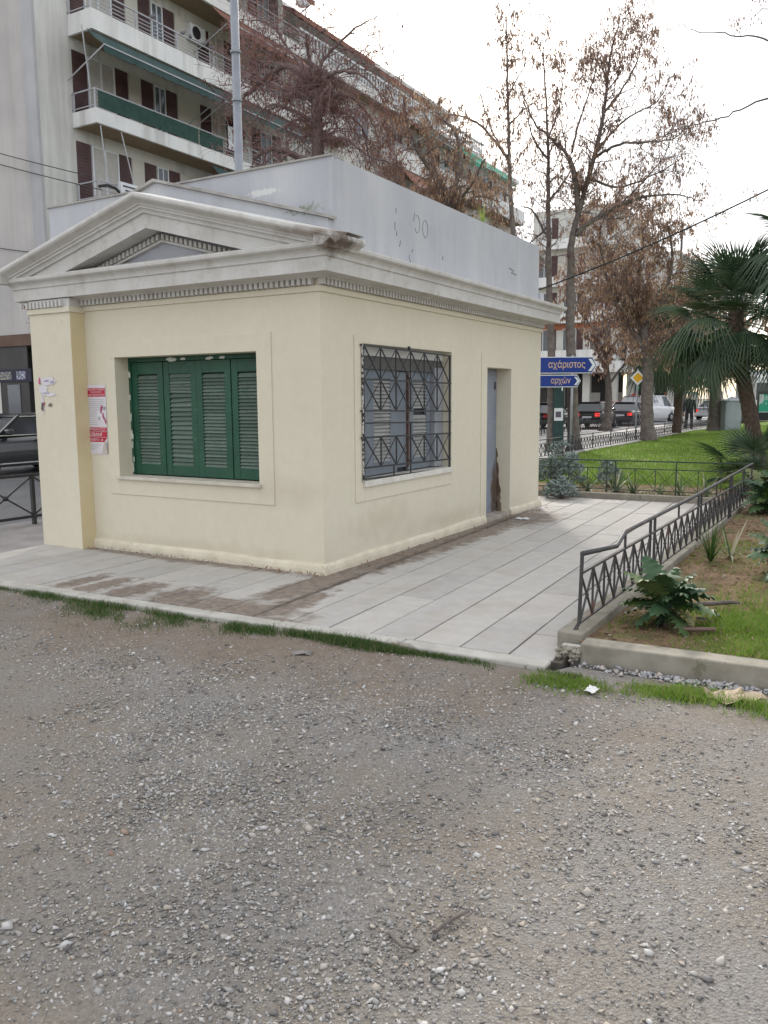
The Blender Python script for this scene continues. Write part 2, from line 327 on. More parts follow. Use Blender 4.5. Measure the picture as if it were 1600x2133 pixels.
# kerbs
kb = struct(MB().prism([UV(-6.4, -1.615), UV(2.60, -1.615), UV(2.60, -1.50), UV(-6.4, -1.50)], 2, -.2, -.02).build('kerb', M['bed']))
u = -6.4
while u < 2.55:
    e = min(u + 1.0, 2.66); m = MB()
    m.prism([UV(u + .002, -1.63), UV(e - .002, -1.63), UV(e - .002, -1.494), UV(u + .002, -1.494)], 2, -.18, .002 + rng.uniform(-.002, .003)).build('kerb_stone', M['kerb'], kb, bevel=.012); u = e
gk = struct(MB().prism([(2.66, -1.2), (9.5, -.8), (9.5, -.75), (2.66, -1.15)], 2, -.2, .05).build('garden_kerb', M['kerb']))
def lin(p, q, s): return (p[0] + (q[0] - p[0]) * s, p[1] + (q[1] - p[1]) * s)
def kerbrun(p, q, w, step, m, z1=.10, z0=-.2):
    L_ = math.dist(p, q); n = max(1, round(L_ / step)); nx, ny = -(q[1] - p[1]) / L_ * w, (q[0] - p[0]) / L_ * w
    for i in range(n):
        a = lin(p, q, i / n + .002 / L_); b = lin(p, q, (i + 1) / n - .002 / L_); dz = rng.uniform(-.004, .004)
        MB().prism([a, b, (b[0] + nx, b[1] + ny), (a[0] + nx, a[1] + ny)], 2, z0, z1 + dz).build('kerb_stone', m, gk, bevel=.010)
kerbrun((2.80, -1.275), (9.5, -.87), .16, 1.7, M['kerb_green'])
kerbrun((2.76, -1.09), (2.765, 7.1), .17, 1.25, M['kerb_green'])
kerbrun((-1.6, 6.86), (2.58, 6.93), .14, 1.4, M['kerb_green'], .09)
kerbrun((-3.38, 8.2), (-3.38, 43), -.42, 4.35, M['sidewalk'], .06)
# crumbled end of the kerb
m = MB()
for i in range(90):
    c = Vector((2.72 + rng.uniform(-.07, .08), -1.22 + rng.uniform(-.09, .07), .0 + rng.uniform(-.02, .05))); r = rng.uniform(.008, .028)
    P = [c + Vector(p) * r * rng.uniform(.7, 1.2) for p in ((1, .2, 0), (-1, 0, .1), (0, 1, 0), (.1, -1, 0), (0, .1, .9), (0, 0, -1))]
    m.add(P, [(0, 2, 4), (2, 1, 4), (1, 3, 4), (3, 0, 4), (2, 0, 5), (1, 2, 5), (3, 1, 5), (0, 3, 5)])
tag(m.build('broken_concrete', M['kerb_green'], kind='stuff'), 'crumbled broken concrete at the near end of the garden kerb', 'concrete')

# ------------------------------------------------------------------ garden bed, lawn
def sheet(name, x0, x1, y0, y1, nx, ny, zf, m):
    X, Y = np.meshgrid(np.linspace(x0, x1, nx), np.linspace(y0, y1, ny), indexing='ij'); Z = zf(X, Y); i = np.arange(nx * ny).reshape(nx, ny)
    Fq = np.stack([i[:-1, :-1], i[1:, :-1], i[1:, 1:], i[:-1, 1:]], -1).reshape(-1, 4)
    return struct(npmesh(name, np.stack([X, Y, Z], -1).reshape(-1, 3), Fq, m, smooth=True))
def soilz(x, y): return .045 + .02 * fbm2(x * 1.5, y * 1.5, 21) + .008 * fbm2(x * 7, y * 7, 22) + np.clip((x - 3.2) * .05, 0, .25) * np.clip((7 - y) / 3, 0, 1)
def lawnz(x, y): return .03 + .02 * fbm2(x * .7, y * .7, 23) + np.clip((y - 9) * .012, 0, .3)*np.clip((x + 3) / 3, 0, 1)
sheet('soil_bed', 2.74, 14, -1.12, 9, 90, 80, soilz, M['soil'])
sheet('soil_border', -3.0, 2.76, 6.97, 9.1, 60, 24, lambda x, y: .035 + .02 * fbm2(x * 1.5, y * 1.5, 24), M['soil'])
sheet('lawn', -2.97, 30, 8.7, 44, 110, 110, lawnz, M['lawn'])

n = 5200; x = nr.uniform(2.8, 6, n); y = nr.uniform(-1.05, 6.5, n); S = np.exp(nr.normal(math.log(.009), .5, n))
stones('soil_clods', np.stack([x, y, soilz(x, y) + S * .2], -1), S, islandmat('clod', [(0, (.10, .065, .042)), (.6, (.19, .125, .08)), (.9, (.28, .20, .135)), (1, (.34, .30, .25))], .95, .2), 'small earth clods and stones on the garden bed', 'soil')
# ------------------------------------------------------------------ grass blades
def blades(name, x, y, z, h, w, m, label, lean=.35):
    n = len(x); a = nr.uniform(0, 6.28, n); hh = h * nr.uniform(.5, 1.25, n); ww = w * nr.uniform(.7, 1.3, n)
    lx, ly = nr.normal(0, lean, n) * hh, nr.normal(0, lean, n) * hh
    dx, dy = np.cos(a) * ww, np.sin(a) * ww
    P0 = np.stack([x - dx, y - dy, z], -1); P1 = np.stack([x + dx, y + dy, z], -1)
    P2 = np.stack([x + dx * .6 + lx * .35, y + dy * .6 + ly * .35, z + hh * .6], -1); P3 = np.stack([x - dx * .6 + lx * .35, y - dy * .6 + ly * .35, z + hh * .6], -1)
    P4 = np.stack([x + lx, y + ly, z + hh * .97], -1); V = np.stack([P0, P1, P2, P3, P4], 1).reshape(-1, 3); b = (np.arange(n) * 5)[:, None, None]
    Fc = (np.array([(0, 1, 2), (0, 2, 3), (3, 2, 4)])[None] + b).reshape(-1, 3)
    return tag(npmesh(name, V, Fc, m, kind='stuff'), label, 'grass')
# strip along the paving kerb
n = 46000; x = nr.uniform(-2.35, 2.9, n); lo = yk(x)
wd = .04 + .30 * np.exp(-((x + .45) / .95) ** 2) + .05 * np.exp(-((x - 1.5) / .35) ** 2) + .07 * np.exp(-((x - 2.6) / .3) ** 2)
off = np.abs(nr.normal(0, .62, n)) * wd; y = lo - .012 - off
k = nr.uniform(0, 1, n) < np.clip(.42 + .42 * fbm2(x * 2.2, y * 2.2, 31) + .5 * fbm2(x * 11, y * 11, 37), .0, 1) * np.clip(wd / .17, .10, 1)
x, y = x[k], y[k]; hh_ = .028 + .032 * np.clip(.5 + fbm2(x * 3, y * 3, 38), 0, 1) * np.clip(1 - (lo[k] - y) / .35, .35, 1); blades('grass_strip', x, y, gz(x, y), hh_, .0022, M['grass_dark'], 'dark green grass strip growing along the paving kerb', .6)
n = 16000; x = nr.uniform(2.55, 4.6, n); y = -1.60 + nr.normal(0, .075, n) + .03 * np.sin(x * 6) + .11 * (x - 3) - .02
k = nr.uniform(0, 1, n) < np.clip((x - 2.5) / .5, 0, 1) * np.clip(.30 + .6 * fbm2(x * 2.6, y * 2.6, 33) + .6 * fbm2(x * 10, y * 10, 39), .0, 1); x, y = x[k], y[k]
blades('grass_tuft', x, y, gz(x, y), .03 + .035 * np.clip(.5 + fbm2(x * 4, y * 4, 40), 0, 1), .0022, M['grass'], 'brighter grass tufts below the garden kerb rubble', .6)
n = 60000; x = np.concatenate([nr.uniform(2.8, 6.5, 30000), nr.normal(4.05, .42, 30000)]); y = np.concatenate([nr.uniform(-1.08, 3.5, 30000), nr.normal(-.35, .45, 30000)]); k = (y > -1.07) & (x > 2.8); x, y = x[k], y[k]; n = len(x)
bright = np.clip(1.5 - ((x - 4.05) / .62) ** 2 - ((y + .40) / .72) ** 2, 0, 1)
k = nr.uniform(0, 1, n) < np.clip(bright * 1.2 + .45 + .6 * fbm2(x * 3, y * 3, 35), .04, 1) ; x, y = x[k], y[k]
blades('bed_grass', x, y, soilz(x, y) - .004, .030 + .03 * np.clip(.5 + fbm2(x * 5, y * 5, 41), 0, 1), .0024, M['grass'], 'short bright grass growing in the railed garden bed', .6)
n = 90000; y = 8.8 + nr.uniform(0, 1, n) ** 1.6 * 26; x = nr.uniform(-2.95, 9, n); 
blades('lawn_grass', x, y, lawnz(x, y) - .004, .06, .008, M['grass'], 'mown green lawn behind the low back railing', .5)
n = 5000; x = nr.uniform(-1.5, 2.7, n); y = nr.uniform(7.05, 8.9, n); k = nr.uniform(0, 1, n) < np.clip(.1 + .5 * fbm2(x * 3, y * 3, 36), 0, 1); x, y = x[k], y[k]
blades('border_weed', x, y, .03 + 0 * x, .07, .004, M['grass_dark'], 'thin weeds in the soil border behind the paving')

# ------------------------------------------------------------------ the kiosk
t = NT('cream_plaster')
c = t.ramp(t.noise(.9, 7), [(.3, (.615, .565, .44)), (.7, (.66, .61, .485))]); c = t.mix(.3, c, t.ramp(t.noise(9, 7, .65), [(.3, (.575, .525, .41)), (.7, (.70, .65, .525))]))
dirt = t.math('MAXIMUM', t.blob((0, 1.05, .38), (.3, .8, .22), 5, .8, .8), t.blob((-1.5, 0, .12), (2.0, .3, .10), 5, .9, .8))
dirt = t.math('MAXIMUM', dirt, t.blob((0, 2.6, .2), (.3, 1.6, .14), 4, .9, .9)); dirt = t.math('MAXIMUM', dirt, t.blob((-.4, 0, .75), (.5, .3, .22), 3, 1, 1))
c = t.mix(t.math('MULTIPLY', dirt, .22), c, (.36, .27, .18))
chips = t.ramp(t.noise(17, 4, .5), [(.735, 0), (.75, 1)]); c = t.mix(t.math('MULTIPLY', chips, .6), c, (.30, .25, .19))
t.col(c); t.bump(t.math('ADD', t.noise(140, 4, .6), t.math('MULTIPLY', t.noise(4, 6), 1.8)), .28, .006); M['plaster'] = t.set(.88, 0, .25)
M['ochre'] = mat('ochre_plaster', (.57, .48, .29), (.63, .54, .35), 2, .88, .2, 140, bd=.004)
t = NT('plinth_plaster'); c = t.ramp(t.noise(6, 8), [(.3, (.56, .50, .38)), (.65, (.68, .62, .49))])
c = t.mix(t.ramp(t.noise(9, 8, .7), [(.62, 0), (.68, .8)]), c, (.36, .29, .21)); t.col(c); t.bump(t.noise(60, 7, .7), .6, .012); M['plinth'] = t.set(.9)
# white-grey moulding plaster, weathered; rusty lichen on the near right corner of the cornice
t = NT('moulding_plaster'); c = t.ramp(t.noise(3, 8, .6), [(.3, (.50, .485, .45)), (.7, (.61, .60, .575))])
c = t.mix(t.math('MULTIPLY', t.ramp(t.noise(7, 8, .7), [(.52, 0), (.68, 1)]), .5), c, (.38, .345, .29))
rust = t.blob((.33, -.18, 2.92), (.20, .34, .17), 11, 1.0, .7); c = t.mix(t.math('MULTIPLY', rust, .85), c, t.ramp(t.noise(22, 7), [(.35, (.055, .035, .028)), (.65, (.15, .095, .07))]))
rust2 = t.blob((.18, -.34, 3.0), (.5, .2, .07), 9, .8, .5); c = t.mix(t.math('MULTIPLY', rust2, .5), c, (.25, .20, .16))
ck = t.ramp(t.noise(26, 6, .6), [(.70, 0), (.73, 1)]); c = t.mix(t.math('MULTIPLY', ck, .7), c, (.2, .17, .14))
t.col(c); t.bump(t.noise(50, 7, .65), .35, .008); M['mould'] = t.set(.88, 0, .25)
t = NT('blue_grey_paint'); c = t.ramp(t.noise(1.4, 8, .6), [(.3, (.405, .415, .44)), (.7, (.475, .485, .505))])
c = t.mix(t.math('MULTIPLY', t.ramp(t.noise(3.5, 7, .6, (1, 1, .10)), [(.46, 0), (.72, 1)]), .5), c, (.57, .57, .565)); c = t.mix(t.math('MULTIPLY', t.ramp(t.noise(5, 8, .7, (1, 1, .2)), [(.55, 0), (.75, 1)]), .4), c, (.33, .33, .335))
pk = t.ramp(t.noise(13, 7, .65), [(.675, 0), (.69, 1)]); c = t.mix(t.math('MULTIPLY', pk, .7), c, (.17, .16, .155))
wp = t.blob((-.78, .2, 3.52), (.20, .2, .035), 28, 1.2, .3); c = t.mix(t.math('MULTIPLY', wp, .8), c, (.66, .66, .64))
ms = t.blob((-.28, .13, 3.31), (.2, .2, .06), 34, 1.4, .6); c = t.mix(t.math('MULTIPLY', ms, .7), c, (.12, .16, .06))
t.col(c); t.bump(t.noise(110, 5), .3, .005); M['bluegrey'] = t.set(.85, 0, .25)
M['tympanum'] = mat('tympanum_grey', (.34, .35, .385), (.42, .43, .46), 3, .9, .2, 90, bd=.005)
M['coping'] = mat('coping_concrete', (.27, .255, .235), (.40, .385, .36), 6, .9, .4, 60, bd=.006)

kiosk = thing('kiosk', 'small cream neoclassical kiosk with a pediment and blue-grey parapet on the paving', 'kiosk')
XL, LEN, XC = -3.73, 5.6, -1.87
def holes_wall(name, ax, at, a0, a1, z0, z1, holes, depth, sgn, m):
    """wall face in the plane ax=at with rectangular holes (p0,p1,z0,z1) whose reveals run `depth` inwards; sgn = direction of inwards"""
    P = lambda a, z, d=0: (a, at + sgn * d, z) if ax == 1 else (at + sgn * d, a, z)
    As = sorted({a0, a1, *[h[0] for h in holes], *[h[1] for h in holes]}); Zs = sorted({z0, z1, *[h[2] for h in holes], *[h[3] for h in holes]}); b = MB()
    for i in range(len(As) - 1):
        for j in range(len(Zs) - 1):
            ca, cz = (As[i] + As[i + 1]) / 2, (Zs[j] + Zs[j + 1]) / 2
            if any(h[0] < ca < h[1] and h[2] < cz < h[3] for h in holes): continue
            b.quad(P(As[i], Zs[j]), P(As[i + 1], Zs[j]), P(As[i + 1], Zs[j + 1]), P(As[i], Zs[j + 1]))
    for h in holes:
        q = [(h[0], h[2]), (h[1], h[2]), (h[1], h[3]), (h[0], h[3])]
        for i in range(4):
            p, r = q[i], q[(i + 1) % 4]; b.quad(P(*p), P(*r), P(*r, depth), P(*p, depth))
    # back side so that the wall has thickness
    for i in range(len(As) - 1):
        for j in range(len(Zs) - 1):
            ca, cz = (As[i] + As[i + 1]) / 2, (Zs[j] + Zs[j + 1]) / 2
            if any(h[0] < ca < h[1] and h[2] < cz < h[3] for h in holes): continue
            b.quad(P(As[i], Zs[j], depth), P(As[i], Zs[j + 1], depth), P(As[i + 1], Zs[j + 1], depth), P(As[i + 1], Zs[j], depth))
    return b.build(name, m, kiosk)
FW = (-2.635, -.73, .80, 2.05); SW = (.70, 2.62, .80, 2.13); DR = (3.65, 4.45, .04, 1.99)
holes_wall('wall', 1, 0, XL, 0, -.06, 2.7, [FW], .26, 1, M['plaster'])
holes_wall('wall', 0, 0, 0, LEN, -.06, 2.7, [SW, DR], .26, -1, M['plaster'])
MB().box(XL + .002, -.002, LEN - .26, LEN - .002, -.06, 2.7).build('wall', M['plaster'], kiosk)
MB().box(XL, XL + .26, .262, LEN - .262, -.06, 2.7).build('wall', M['plaster'], kiosk)
MB().box(XL + .05, -.05, .05, LEN - .05, 2.72, 2.95).build('roof', M['coping'], kiosk)
# window and door surrounds, a plaster band a little proud of the wall
def surround(ax, o, h, bottom=True):
    e = .010; b = MB()
    def bx(a0, a1, z0, z1):
        if ax == 1: b.box(a0, a1, -e, .0, z0, z1)
        else: b.box(0, e, a0, a1, z0, z1)
    bx(o[0], h[0], o[2], o[3]); bx(h[1], o[1], o[2], o[3]); bx(h[0], h[1], h[3], o[3])
    if bottom: bx(h[0], h[1], o[2], h[2] - .03)
    return b.build('surround', M['plaster'], kiosk, bevel=.002)
surround(1, (-2.785, -.555, .61, 2.22), FW); surround(0, (.54, 2.64, .605, 2.2), SW); surround(0, (3.48, 4.452, .04, 2.165), DR, False)
MB().box(-2.665, -.70, -.045, .19, .772, .806).build('sill', mat('sill_stone', (.50, .46, .38), (.60, .56, .47), 7, .8, .2, 60), kiosk, bevel=.004)
MB().box(-.20, .035, .675, 2.63, .745, .806).build('sill', mat('sill_stone_white', (.56, .53, .47), (.68, .65, .58), 7, .8, .2, 60), kiosk, bevel=.004)
MB().box(-.236, .02, 3.62, 4.456, -.04, .046).build('threshold', mat('threshold_stone', (.30, .26, .22), (.42, .37, .32), 6, .85, .3, 60), kiosk, bevel=.005)
# pilaster on the left corner (its side face is ochre)
MB().box(XL, -3.08, -.185, -.001, -.06, 2.56).build('pilaster', M['plaster'], kiosk)
MB().box(-3.0805, -3.076, -.184, -.001, -.06, 2.555).build('pilaster_side', M['ochre'], kiosk)
# plinth with a rounded, uneven top
def plinth(a, b, ax, seed):
    n = max(4, int(abs(b - a) / .06)); s = np.linspace(a, b, n); u = .004 * fbm2(s * 5, s * 0, seed); w = .010 * fbm2(s * 3, s * 0, seed + 1)
    prof = [(.0, .118), (.014, .112), (.030, .092), (.038, .06), (.040, -.05)]; V = []
    for i in range(n):
        for d, z in prof:
            dd = d + (u[i] if d > .01 else 0); zz = z * (1) + (w[i] if z > .05 else 0) - (.02 if z > 0.05 else 0)
            V.append((s[i], -dd, zz) if ax == 1 else (dd, s[i], zz))
    k = len(prof); Fc = [(i * k + j, (i + 1) * k + j, (i + 1) * k + j + 1, i * k + j + 1) for i in range(n - 1) for j in range(k - 1)]
    if ax == 1: Fc = [f[::-1] for f in Fc]
    Fc += [tuple(range(k)), tuple((n - 1) * k + j for j in range(k))]
    b_ = MB(); b_.add(V, Fc); return b_.build('plinth', M['plinth'], kiosk)
plinth(-3.075, .04, 1, 51); plinth(-.04, 3.62, 0, 53); plinth(4.46, 5.64, 0, 55)
# entablature: fillet band, dentils, cornice
MB().box(-3.075, .018, -.018, 0, 2.545, 2.60).build('band', M['plaster'], kiosk, bevel=.004)
MB().box(0, .018, .0, LEN + .018, 2.545, 2.60).build('band', M['plaster'], kiosk, bevel=.004)
MB().box(XL - .018, -3.06, -.205, .0, 2.53, 2.585).build('band', M['plaster'], kiosk, bevel=.004)
b = MB(); p = .0605
for i in range(int(3.06 / p)): x = -3.05 + i * p; b.box(x, x + .034, -.062, -.001, 2.603, 2.655)
for i in range(int((LEN + .05) / p)): y = -.03 + i * p; b.box(.001, .062, y, y + .034, 2.603, 2.655)
for i in range(int(.66 / p)): x = XL - .01 + i * p; b.box(x, x + .034, -.226, -.187, 2.590, 2.655)
b.build('dentil', M['mould'], kiosk, kind='stuff')
MB().box(XL, -3.07, -.19, -.001, 2.56, 2.675).build('frieze', M['mould'], kiosk)
def sweep(name, path, prof, m):
    """profile (offset outwards, z) swept along a polyline of (x,y) with outward normals to the right; mitred corners"""
    b = MB(); n = len(path); k = len(prof); nrm = []
    for i in range(n - 1):
        d = Vector((path[i + 1][0] - path[i][0], path[i + 1][1] - path[i][1])).normalized(); nrm.append(Vector((d.y, -d.x)))
    V = []
    for i, pt in enumerate(path):
        if i == 0: q = nrm[0]
        elif i == n - 1: q = nrm[-1]
        else: q = (nrm[i - 1] + nrm[i]); q = q / (1 + nrm[i - 1].dot(nrm[i]))
        V += [(pt[0] + q.x * o, pt[1] + q.y * o, z) for o, z in prof]
    Fc = [(i * k + j, (i + 1) * k + j, (i + 1) * k + j + 1, i * k + j + 1) for i in range(n - 1) for j in range(k - 1)]
    Fc += [tuple(range(k))[::-1], tuple((n - 1) * k + j for j in range(k))]
    b.add(V, Fc); return b.build(name, m, kiosk)
CY = [(.0, 2.655), (.06, 2.656), (.075, 2.672), (.205, 2.688), (.21, 2.682), (.212, 2.80), (.226, 2.804), (.228, 2.822), (.234, 2.838), (.25, 2.856), (.272, 2.868), (.284, 2.88), (.287, 2.905), (.285, 2.915)]
sweep('cornice', [(XL, LEN + 0), (XL, 0), (0, 0), (0, LEN), (-1.5, LEN)], CY + [(.0, 2.99), (-.1, 2.99)], M['mould'])
# raking cornice: both slopes of the pediment
SL = .263; ZT = 3.55
RK = [(.15, .03), (-.10, .03), (-.372, 0), (-.378, -.012), (-.378, -.034), (-.366, -.05), (-.335, -.066), (-.305, -.084), (-.298, -.10), (-.284, -.102), (-.282, -.124), (-.262, -.132), (-.252, -.15), (-.25, -.166), (-.226, -.170), (-.224, -.305), (.0, -.305), (.15, -.305)]
for sg in (1, -1):
    b = MB(); n = 12; k = len(RK); V = []
    for i in range(n + 1):
        for y, dz in RK:
            full = 2.245; e = min(full, (ZT + dz - 2.876) / SL); s = e * i / n; V.append((XC + sg * s, y, ZT - SL * s + dz))
    Fc = [(i * k + j, (i + 1) * k + j, (i + 1) * k + (j + 1) % k, i * k + (j + 1) % k) for i in range(n) for j in range(k)]
    if sg < 0: Fc = [f[::-1] for f in Fc]
    Fc += [tuple(n * k + j for j in range(k))]; b.add(V, Fc); b.build('raking_cornice', M['mould'], kiosk)
    # the crown moulding turns the corner and stops on the side
    pr = [(.20, 2.985), (.372, 2.962), (.378, 2.95), (.378, 2.928), (.366, 2.912), (.335, 2.896), (.305, 2.878), (.292, 2.862), (.20, 2.862)]
    X = lambda o: (0 + o) if sg > 0 else (2 * XC - o)
    MB().prism([(X(o), z) for o, z in pr], 1, -.365, .16).build('cornice_return', M['mould'], kiosk)
# tympanum at the back of the recess, framed by little dentils
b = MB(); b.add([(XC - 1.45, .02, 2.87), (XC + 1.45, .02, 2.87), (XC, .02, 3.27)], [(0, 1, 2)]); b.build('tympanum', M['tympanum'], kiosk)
b = MB(); bf = MB()
for sg in (1, -1):
    s = .02
    while s < 1.36:
        x0, x1 = XC + sg * s, XC + sg * (s + .034); z0 = 3.222 - SL * s; z1 = 3.222 - SL * (s + .034)
        b.hexa([(x0, -.045, z0 - .05), (x1, -.045, z1 - .05), (x1, .018, z1 - .05), (x0, .018, z0 - .05), (x0, -.045, z0), (x1, -.045, z1), (x1, .018, z1), (x0, .018, z0)]); s += .0605
    e = 1.1
    bf.hexa([(XC, -.022, 3.145), (XC + sg * e, -.022, 3.145 - SL * e), (XC + sg * e, .018, 3.145 - SL * e), (XC, .018, 3.145),
             (XC, -.022, 3.168), (XC + sg * e, -.022, 3.168 - SL * e), (XC + sg * e, .018, 3.168 - SL * e), (XC, .018, 3.168)])
b.build('tympanum_dentil', M['mould'], kiosk, kind='stuff'); bf.build('tympanum_fillet', M['mould'], kiosk)
# gabled wall behind the pediment, its coping, and the parapet round the roof
gp = [(-3.78, 2.95), (0, 2.95), (0, 3.19), (-2.08, 3.765), (-3.78, 3.295)]
MB().prism(gp, 1, .14, .225).build('gable_wall', M['bluegrey'], kiosk)
b = MB()
for (xa, za), (xb, zb) in (((.03, 3.185), (-2.08, 3.768)), ((-2.08, 3.768), (-3.8, 3.292))):
    b.hexa([(xa, .10, za), (xb, .10, zb), (xb, .24, zb), (xa, .24, za), (xa, .10, za + .028), (xb, .10, zb + .028), (xb, .24, zb + .028), (xa, .24, za + .028)])
b.build('gable_coping', M['coping'], kiosk)
b = MB()
for x0, x1, y0, y1 in ((-3.83, 0, .222, .40), (-.18, 0, .40, 5.42), (-3.83, -3.65, .40, 5.42), (-3.83, 0, 5.42, 5.46)):
    b.box(x0, x1, y0, y1, 2.93, 3.735)
pw = b.build('parapet', M['bluegrey'], kiosk)
MB().box(-3.86, .004, .205, .41, 3.735, 3.752).build('parapet_coping', M['coping'], kiosk)
MB().box(-.3, .03, 5.46, 5.60, 2.9, 3.10).build('parapet_block', M['bluegrey'], kiosk)
# scratched scribbles on the parapet side
b = MB()
def arc(cy, cz, ry, rz, a0, a1, r=.0028):
    b.tube([(.002, cy + ry * math.cos(R(a)), cz + rz * math.sin(R(a))) for a in np.linspace(a0, a1, 14)], r, 4)
arc(1.80, 3.42, .055, .09, 120, -150); arc(1.98, 3.40, .06, .09, 170, -190); b.tube([(.002, 1.75, 3.53), (.002, 1.72, 3.44)], .004, 4)
b.tube([(.002, 4.35, 3.30), (.002, 4.5, 3.28), (.002, 4.42, 3.25), (.002, 4.6, 3.24)], .005, 4)
for y, z in ((1.33, 3.36), (1.36, 3.28), (1.45, 3.2), (1.62, 3.08), (1.7, 3.15), (2.4, 3.18), (1.35, 3.5)): b.tube([(.002, y, z), (.002, y + rng.uniform(-.03, .03), z - rng.uniform(.03, .08))], .004, 4)
b.build('scribble', mat('scribble', (.21, .21, .22)), kiosk, kind='stuff')

# ------------------------------------------------------------------ front window: four green louvred shutters
t = NT('green_paint'); c = t.ramp(t.noise(4, 8), [(.3, (.010, .055, .030)), (.7, (.016, .085, .048))])
c = t.mix(t.math('MULTIPLY', t.ramp(t.noise(18, 8, .7, (1, 1, .4)), [(.60, 0), (.68, 1)]), .5), c, (.10, .22, .17)); t.col(c); t.bump(t.noise(70, 6), .3, .004); M['green'] = t.set(.5, 0, .4)
t = NT('green_slat_paint'); oi = t.n('ObjectInfo')
c = t.ramp(oi.outputs['Random'], [(0, (.085, .12, .095)), (.5, (.12, .155, .125)), (1, (.14, .19, .155))])
c = t.mix(t.ramp(t.noise(14, 8, .65), [(.45, 0), (.7, .6)]), c, (.05, .12, .085)); t.col(c); t.bump(t.noise(70, 6), .3, .004); M['gslat'] = t.set(.7, 0, .3)
M['flake'] = mat('peeled_paint', (.50, .53, .46), (.62, .63, .56), 12, .8)
W4 = (FW[1] - FW[0] - .06) / 4; Y0 = .185
MB().box(FW[0] + .001, FW[0] + .032, Y0 - .012, Y0 + .05, FW[2], FW[3] - .001).box(FW[0] + .032, FW[1], Y0 - .012, Y0 + .05, FW[3] - .045, FW[3] - .001).build('window_frame', M['green'], kiosk)
MB().box(FW[0], FW[1], Y0 + .055, Y0 + .065, FW[2], FW[3]).build('window_back', mat('dark_interior', (.015, .02, .017)), kiosk)
slat_cache = {}
for i in range(4):
    x0 = FW[0] + .035 + i * W4; x1 = x0 + W4 - .006; z0, z1 = FW[2] + .016, FW[3] - .05; st = .078; b = MB()
    yo = Y0 + (.0, .006, .0, .008)[i]
    b.box(x0, x0 + st, yo, yo + .04, z0, z1).box(x1 - st, x1, yo, yo + .04, z0, z1).box(x0 + st, x1 - st, yo + .002, yo + .038, z0, z0 + .115).box(x0 + st, x1 - st, yo + .002, yo + .038, z1 - .125, z1)
    sh = b.build('shutter', M['green'], kiosk, bevel=.003); wide = i == 1
    pitch = .0345 if not wide else .0475; z = z0 + .118; k = 0
    while z < z1 - .135:
        w = x1 - x0 - 2 * st - .004; key = (wide, round(w, 3))
        if key not in slat_cache:
            hh = .040 if not wide else .053; sb = MB()
            sb.hexa([(-w / 2, -.020, -hh / 2), (w / 2, -.020, -hh / 2), (w / 2, -.014, -hh / 2), (-w / 2, -.014, -hh / 2), (-w / 2, .010, hh / 2), (w / 2, .010, hh / 2), (w / 2, .016, hh / 2), (-w / 2, .016, hh / 2)])
            slat_cache[key] = sb.mesh('slat', M['gslat'])
        pz = pitch if not (wide and z > z1 - .33) else .031
        o = obj('slat', slat_cache[key], sh, ((x0 + x1) / 2, yo + .020, z + .012), (rng.uniform(-.05, .05), rng.gauss(0, .006 if not wide else .018), 0)); z += pz; k += 1
b = MB()
for k in range(26):      # curled flakes of white filler along the frame
    if k < 16: x, z = FW[0] + .016 + rng.uniform(-.01, .012), FW[2] + .05 + rng.choice((0, .1, .25, .32, .36, .55, .75, .95)) + rng.uniform(0, .09); w, h = .010, .035
    else: x, z = FW[0] + rng.choice((.55, .6, .7, .78, .95, 1.1, 1.25)) + rng.uniform(0, .09), FW[3] - .03 + rng.uniform(-.01, .01); w, h = .04, .014
    b.add([(x - w, Y0 - .0135, z - h * .8), (x + w * .7, Y0 - .0145, z - h), (x + w, Y0 - .0135, z + h * .5), (x, Y0 - .017, z + h), (x - w * .8, Y0 - .0135, z + h * .4)], [(0, 1, 2, 3, 4)])
b.build('paint_flake', M['flake'], kiosk, kind='stuff')

# ------------------------------------------------------------------ side window: grey shutters behind an iron grille
M['grey_shut'] = mat('grey_shutter_paint', (.16, .185, .215), (.21, .235, .265), 4, .6, .2, 60, bd=.004)
M['grey_slat'] = mat('grey_slat_paint', (.30, .30, .29), (.38, .38, .365), 6, .7, .2, 60, bd=.004)
M['redbrown'] = mat('redbrown_wood', (.09, .045, .035), (.14, .07, .05), 8, .6)
MB().box(-.245, -.20, .70, 2.62, .80, 2.13).build('window_back', mat('dark_interior_grey', (.05, .055, .06)), kiosk)
MB().box(-.19, -.10, .70, 2.62, 2.03, 2.129).build('shutter_box', mat('white_box', (.55, .55, .54), (.62, .62, .6), 5), kiosk, bevel=.004)
MB().box(-.198, -.12, .70, 2.62, 1.90, 2.03).build('window_header', mat('grey_header', (.12, .115, .11)), kiosk)
def gshutter(y0, y1, s0, s1, missing=()):
    b = MB(); z0, z1 = .82, 1.90
    b.box(-.185, -.15, y0, s0, z0, z1).box(-.185, -.15, s1, y1, z0, z1).box(-.183, -.152, s0, s1, z0, z0 + .13).box(-.183, -.152, s0, s1, z1 - .09, z1)
    sh = b.build('shutter', M['grey_shut'], kiosk, bevel=.003); w = s1 - s0 - .004; sb = MB(); hh = .042
    sb.hexa([(.014, -w / 2, -hh / 2), (.020, -w / 2, -hh / 2), (.020, w / 2, -hh / 2), (.014, w / 2, -hh / 2), (-.012, -w / 2, hh / 2), (-.006, -w / 2, hh / 2), (-.006, w / 2, hh / 2), (-.012, w / 2, hh / 2)])
    me = sb.mesh('slat', M['grey_slat']); z = z0 + .15; k = 0
    while z < z1 - .11:
        if k not in missing: obj('slat', me, sh, (-.168, (s0 + s1) / 2, z), (rng.gauss(0, .006), 0, 0))
        z += .039; k += 1
gshutter(.98, 1.62, 1.14, 1.48); gshutter(1.86, 2.40, 1.99, 2.30, (12, 13))
